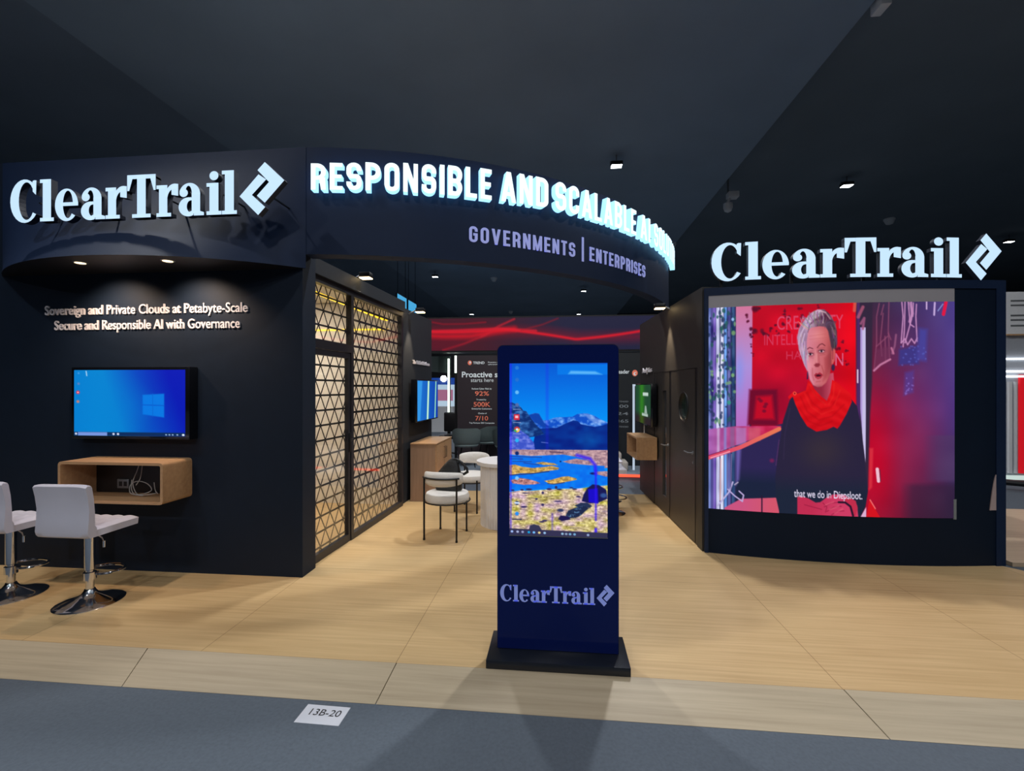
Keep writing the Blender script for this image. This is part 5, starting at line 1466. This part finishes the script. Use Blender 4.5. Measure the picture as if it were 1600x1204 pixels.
font_part('figure', '92%', wp(-.53, 1.40), .31, .095, M_to, pw, -.004, None, .01)
font_part('text_line', 'Trusted by', wp(-.50, 1.30), .22, .03, M_tx, pw, -.004, None, .01)
font_part('figure', '500K', wp(-.56, 1.16), .37, .10, M_to, pw, -.004, None, .01)
font_part('text_line', 'Enterprise Customers', wp(-.60, 1.10), .44, .032, M_tx, pw, -.004, None, .01)
font_part('text_line', 'Choice of', wp(-.46, 1.0), .19, .03, M_tx, pw, -.004, None, .01)
font_part('figure', '7/10', wp(-.52, .86), .28, .095, M_to, pw, -.004, None, .01)
font_part('text_line', 'Top Fortune 500 Companies', wp(-.66, .79), .56, .032, M_tx, pw, -.004, None, .01)
font_part('brand_text', 'TREND', wp(-.57, 2.09), .25, .055, M_tx, pw, -.004, None, .02)
font_part('brand_text', 'Proactive cyber', wp(-.24, 2.115), .3, .025, M_tx, pw, -.004, None, .01)
font_part('brand_text', 'cybersecurity', wp(-.24, 2.07), .24, .025, M_tx, pw, -.004, None, .01)
mb = MB(); mb.prism(arc(-.645, 2.118, .045, .05, 0, 360, 20)[:-1], lambda x, y, d: (x, d, y), -.004, -.001); mb.build('brand_mark', M_to, pw)
mb = MB(); mb.prism(arc(-.635, 2.125, .02, .024, 0, 360, 14)[:-1], lambda x, y, d: (x, d, y), -.006, -.004); mb.build('brand_mark', M_tx, pw)

def tub_chair(label):
    t = thing('tub_chair', label, 'chair', (0, 0, 0), 0, 'grey tub chairs on the stand behind')
    bm = bmesh.new(); rows = []
    for z, r in ((.40, .16), (.43, .23), (.50, .27), (.62, .285), (.78, .29)):
        row = []
        for k in range(21):
            a = math.radians(150 + 240 * k / 20)
            hgt = .5 + .5 * math.cos((k / 20 - .5) * 2 * PI * .8)
            zz = min(z, .62 + .2 * hgt) if z > .6 else z
            row.append(bm.verts.new((r * math.cos(a), r * math.sin(a) * .95, zz)))
        rows.append(row)
    for i in range(4):
        for k in range(20): bm.faces.new((rows[i][k], rows[i][k + 1], rows[i + 1][k + 1], rows[i + 1][k]))
    bmesh.ops.solidify(bm, geom=bm.faces[:], thickness=.035)
    bmesh.ops.recalc_face_normals(bm, faces=bm.faces)
    m_ = MB(); m_.bm(bm); m_.build('shell', M_chair_g, t, True)
    MB().lathe([(.1, .395), (.22, .40), (.245, .43), (.23, .47), (.05, .48)], 24).build('seat', M_chair_g, t, True)
    for a in (45, 135, 225, 315):
        c_, s_ = math.cos(math.radians(a)), math.sin(math.radians(a))
        MB().tube([(.13 * c_, .13 * s_, .40), (.24 * c_, .24 * s_, 0)], [.014, .010], 8).build('leg', M_metalb, t, True)
    return t
tc1 = tub_chair('grey tub chair nearest the wood cabinet, seen from behind')
tc1.location = (-1.80, 9.1, .02); tc1.rotation_euler = (0, 0, .2)
dup(tc1, (-1.45, 9.66, .02), .9, 'grey tub chair half hidden behind the nearest grey tub chair')
dup(tc1, (-.98, 9.05, .02), 0, 'grey tub chair partly hidden by the left side of the kiosk')

# gap to the left of the display wall
for x, y, z0, z1, lab in ((-2.62, 11.0, .70, 2.30, 'tall white vertical light strip left of the dark statistics wall'), (-2.5, 11.3, .9, 2.30, 'thin pale vertical light strip, right of the tall white one'), (-2.22, 9.98, 1.92, 2.30, 'short pale light strip at the top left corner of the statistics wall')):
    t = thing('light_strip', lab, 'light strip', (x, y, z0), 0, 'vertical strips beside the statistics wall')
    MB().box(-.02, .02, 0, .03, 0, z1 - z0).build('tube', M_white_led, t)
    MB().box(-.028, .028, .03, .05, -(z0 - .02) if z0 < .8 else -(z0 + .08) if z0 < 1.5 else -(z0 - .02), z1 - z0).build('channel', M_metalb, t)
lt = thing('partition_panel', 'dark grey-green partition with sloped top behind the small television', 'panel', (-3.2, 11.06, .02))
MB().add([(-.9, 0, 2.05), (.60, 0, 1.93), (.60, 0, 2.34), (-.9, 0, 2.34), (-.9, .08, 2.05), (.60, .08, 1.93), (.60, .08, 2.34), (-.9, .08, 2.34)], [(0, 1, 2, 3), (7, 6, 5, 4), (0, 4, 5, 1), (1, 5, 6, 2), (2, 6, 7, 3), (3, 7, 4, 0)]).build('panel', mat('teal_grey_panel', (.12, .17, .17), .6), lt)
MB().box(.54, .60, 0, .08, 0, 1.93).build('post', M_metalb, lt)
dc = thing('display_cabinet', 'bright white display cabinet with a pink picture, far behind the small television', 'cabinet', (-4.35, 16.0, -.08))
MB().box(-.7, .7, 0, .5, 0, 1.0).build('counter', M_white_plastic, dc)
MB().box(-.7, .7, .35, .5, 1.0, 1.78).build('backboard', light_mat('pale_board', srgb(190, 215, 235), .8), dc)
MB().box(-.62, .62, .34, .35, 1.2, 1.6).build('picture', light_mat('pink_picture', srgb(170, 110, 140), .8), dc)
bs2 = thing('blue_board', 'blue lit board with a bright lamp above the far white display cabinet', 'board', (-4.6, 17.5, -.08))
MB().box(-1.2, 1.2, 0, .1, 1.65, 2.05).build('panel', light_mat('deep_blue_board', srgb(10, 60, 150), .9), bs2)
MB().box(-1.2, -1.1, 0, .1, 0, 1.65).box(1.1, 1.2, 0, .1, 0, 1.65).build('post', M_metalb, bs2)
MB().lathe([(.09, -.02), (.12, 0), (.09, .02)], 16, (.25, -.05, 2.02), M=Matrix.Rotation(PI / 2, 3, 'X')).build('lamp_head', M_cool, bs2)
dc2 = thing('office_chair', 'black swivel chair silhouetted beside the white vertical light strips', 'chair', (-2.42, 10.35, .02))
MB().rbox(-.22, .22, -.22, .22, .42, .50, .03, 3).build('seat', M_black, dc2, True)
MB().rbox(-.20, .20, .17, .24, .55, 1.0, .03, 3).build('backrest', M_black, dc2, True)
MB().tube([(0, 0, .08), (0, 0, .42)], .03, 10).build('post', M_chrome, dc2, True)
m_ = MB()
for k in range(5):
    a = 2 * PI * k / 5
    m_.tube([(0, 0, .09), (.27 * math.cos(a), .27 * math.sin(a), .04)], .018, 8)
m_.build('base', M_metalb, dc2, True)

# dark stand behind on the right
bw = thing('black_display_wall', 'black display wall with faint white writing, right of the kiosk', 'display', (1.5, 9.5, .02))
MB().box(-1.0, 1.0, 0, .15, 0, 2.28).build('panel', mat('black_panel', (.006, .009, .012), .6), bw)
font_part('text_line', 'Leader', wp(-.30, 1.86), .26, .08, M_tx, bw, -.004, None, .01)
for z, s_ in ((1.31, '________'), (1.20, '100'), (1.05, '24'), (.90, '365'), (.80, '________')):
    font_part('text_line', s_ if s_[0] != '_' else 'EXTENDED', wp(-.30, z - .03), .24, .06 if s_[0] != '_' else .03, mat('faint_print', (.25, .28, .3), .6), bw, -.004, None, .01)
mb = MB(); mb.prism(arc(.07, 1.87, .055, .065, 0, 360, 20)[:-1], lambda x, y, d: (x, d, y), -.004, -.001); mb.build('round_badge', M_to, bw)
mb = MB(); mb.prism(ring(.075, 1.855, .03, .035, .08, 1.86, .014, .018, 30, 300), lambda x, y, d: (x, d, y), -.007, -.004); mb.build('round_badge', M_tx, bw)
fz = thing('illuminated_arch', 'white glowing doorway-shaped arch behind the green television', 'arch light', (1.62, 9.0, .02))
MB().box(-.17, -.135, 0, .04, 0, 1.64).box(-.17, .17, 0, .04, 1.605, 1.64).box(.135, .17, 0, .04, 0, 1.605).build('tube', light_mat('frame_glow', (.62, .74, .9), .75), fz)
sf = thing('low_bench', 'pale low bench at the foot of the black display wall', 'bench', (1.05, 9.1, .02))
MB().rbox(-.3, .3, -.2, .2, .0, .17, .03, 3).rbox(-.3, .2, -.05, .2, .17, .33, .05, 3).build('cushion', mat('beige_fabric', (.55, .50, .44), .8), sf, True)

# ------------------------------------------------------------------ stand at the far right edge
ns = thing('neighbour_stand_wall', 'pale stand wall with a red panel at the far right edge', 'stand', (8.6, 9.0, -.08))
MB().box(-.66, 1.6, .02, .2, 0, 2.62).build('wall', mat('pale_grey_wall', (.32, .34, .38), .6), ns)
MB().box(-.66, 1.6, .0, .02, 2.62, 3.34).box(-.66, 1.6, .02, .2, 2.62, 3.38).build('board', mat('white_board', (.70, .72, .74), .6), ns)
for z in (3.20, 3.12, 2.94, 2.86, 2.76): MB().box(-.58, 1.3, -.003, 0, z, z + .03).build('text_line', mat('grey_print', (.12, .13, .14), .6), ns)
MB().box(-.44, 1.5, -.02, .02, .16, 1.9).build('red_panel', mat('red_panel', (.70, .01, .02), .5, emit=(.8, .01, .02), strength=.45), ns)
for z in (2.17, 1.95, 1.86): MB().box(-.66, 1.5, -.03, .0, z, z + .03).build('light_tube', light_mat('tube_white', (.9, .95, 1), 3), ns)
MB().box(-.66, 1.6, -.03, .0, 2.60, 2.625).build('wood_trim', M_wood, ns)
MB().box(-.62, -.57, -.02, .02, .16, 1.78).box(-.52, -.49, -.02, .02, .16, 1.78).build('post', M_white_plastic, ns)
MB().box(-.66, 1.6, -.05, .0, .05, .12).build('edge_strip', light_mat('pale_edge', (.7, .85, .8), .8), ns)
struct(MB().box(4.25, 9.5, 4.75, 6.85, -.078, -.04).build('floor_right_platform', wood_mat('beige_board', srgb(190, 165, 138), srgb(214, 190, 160))))
o = MB().tube([(7.3, 8.3, .05), (8.2, 7.9, .03), (9.4, 7.6, .02)], .05, 8).build('floor_cable_cover', M_black, None, True)
tag(o, 'black cable cover crossing the grey floor at the right edge', 'cable cover')
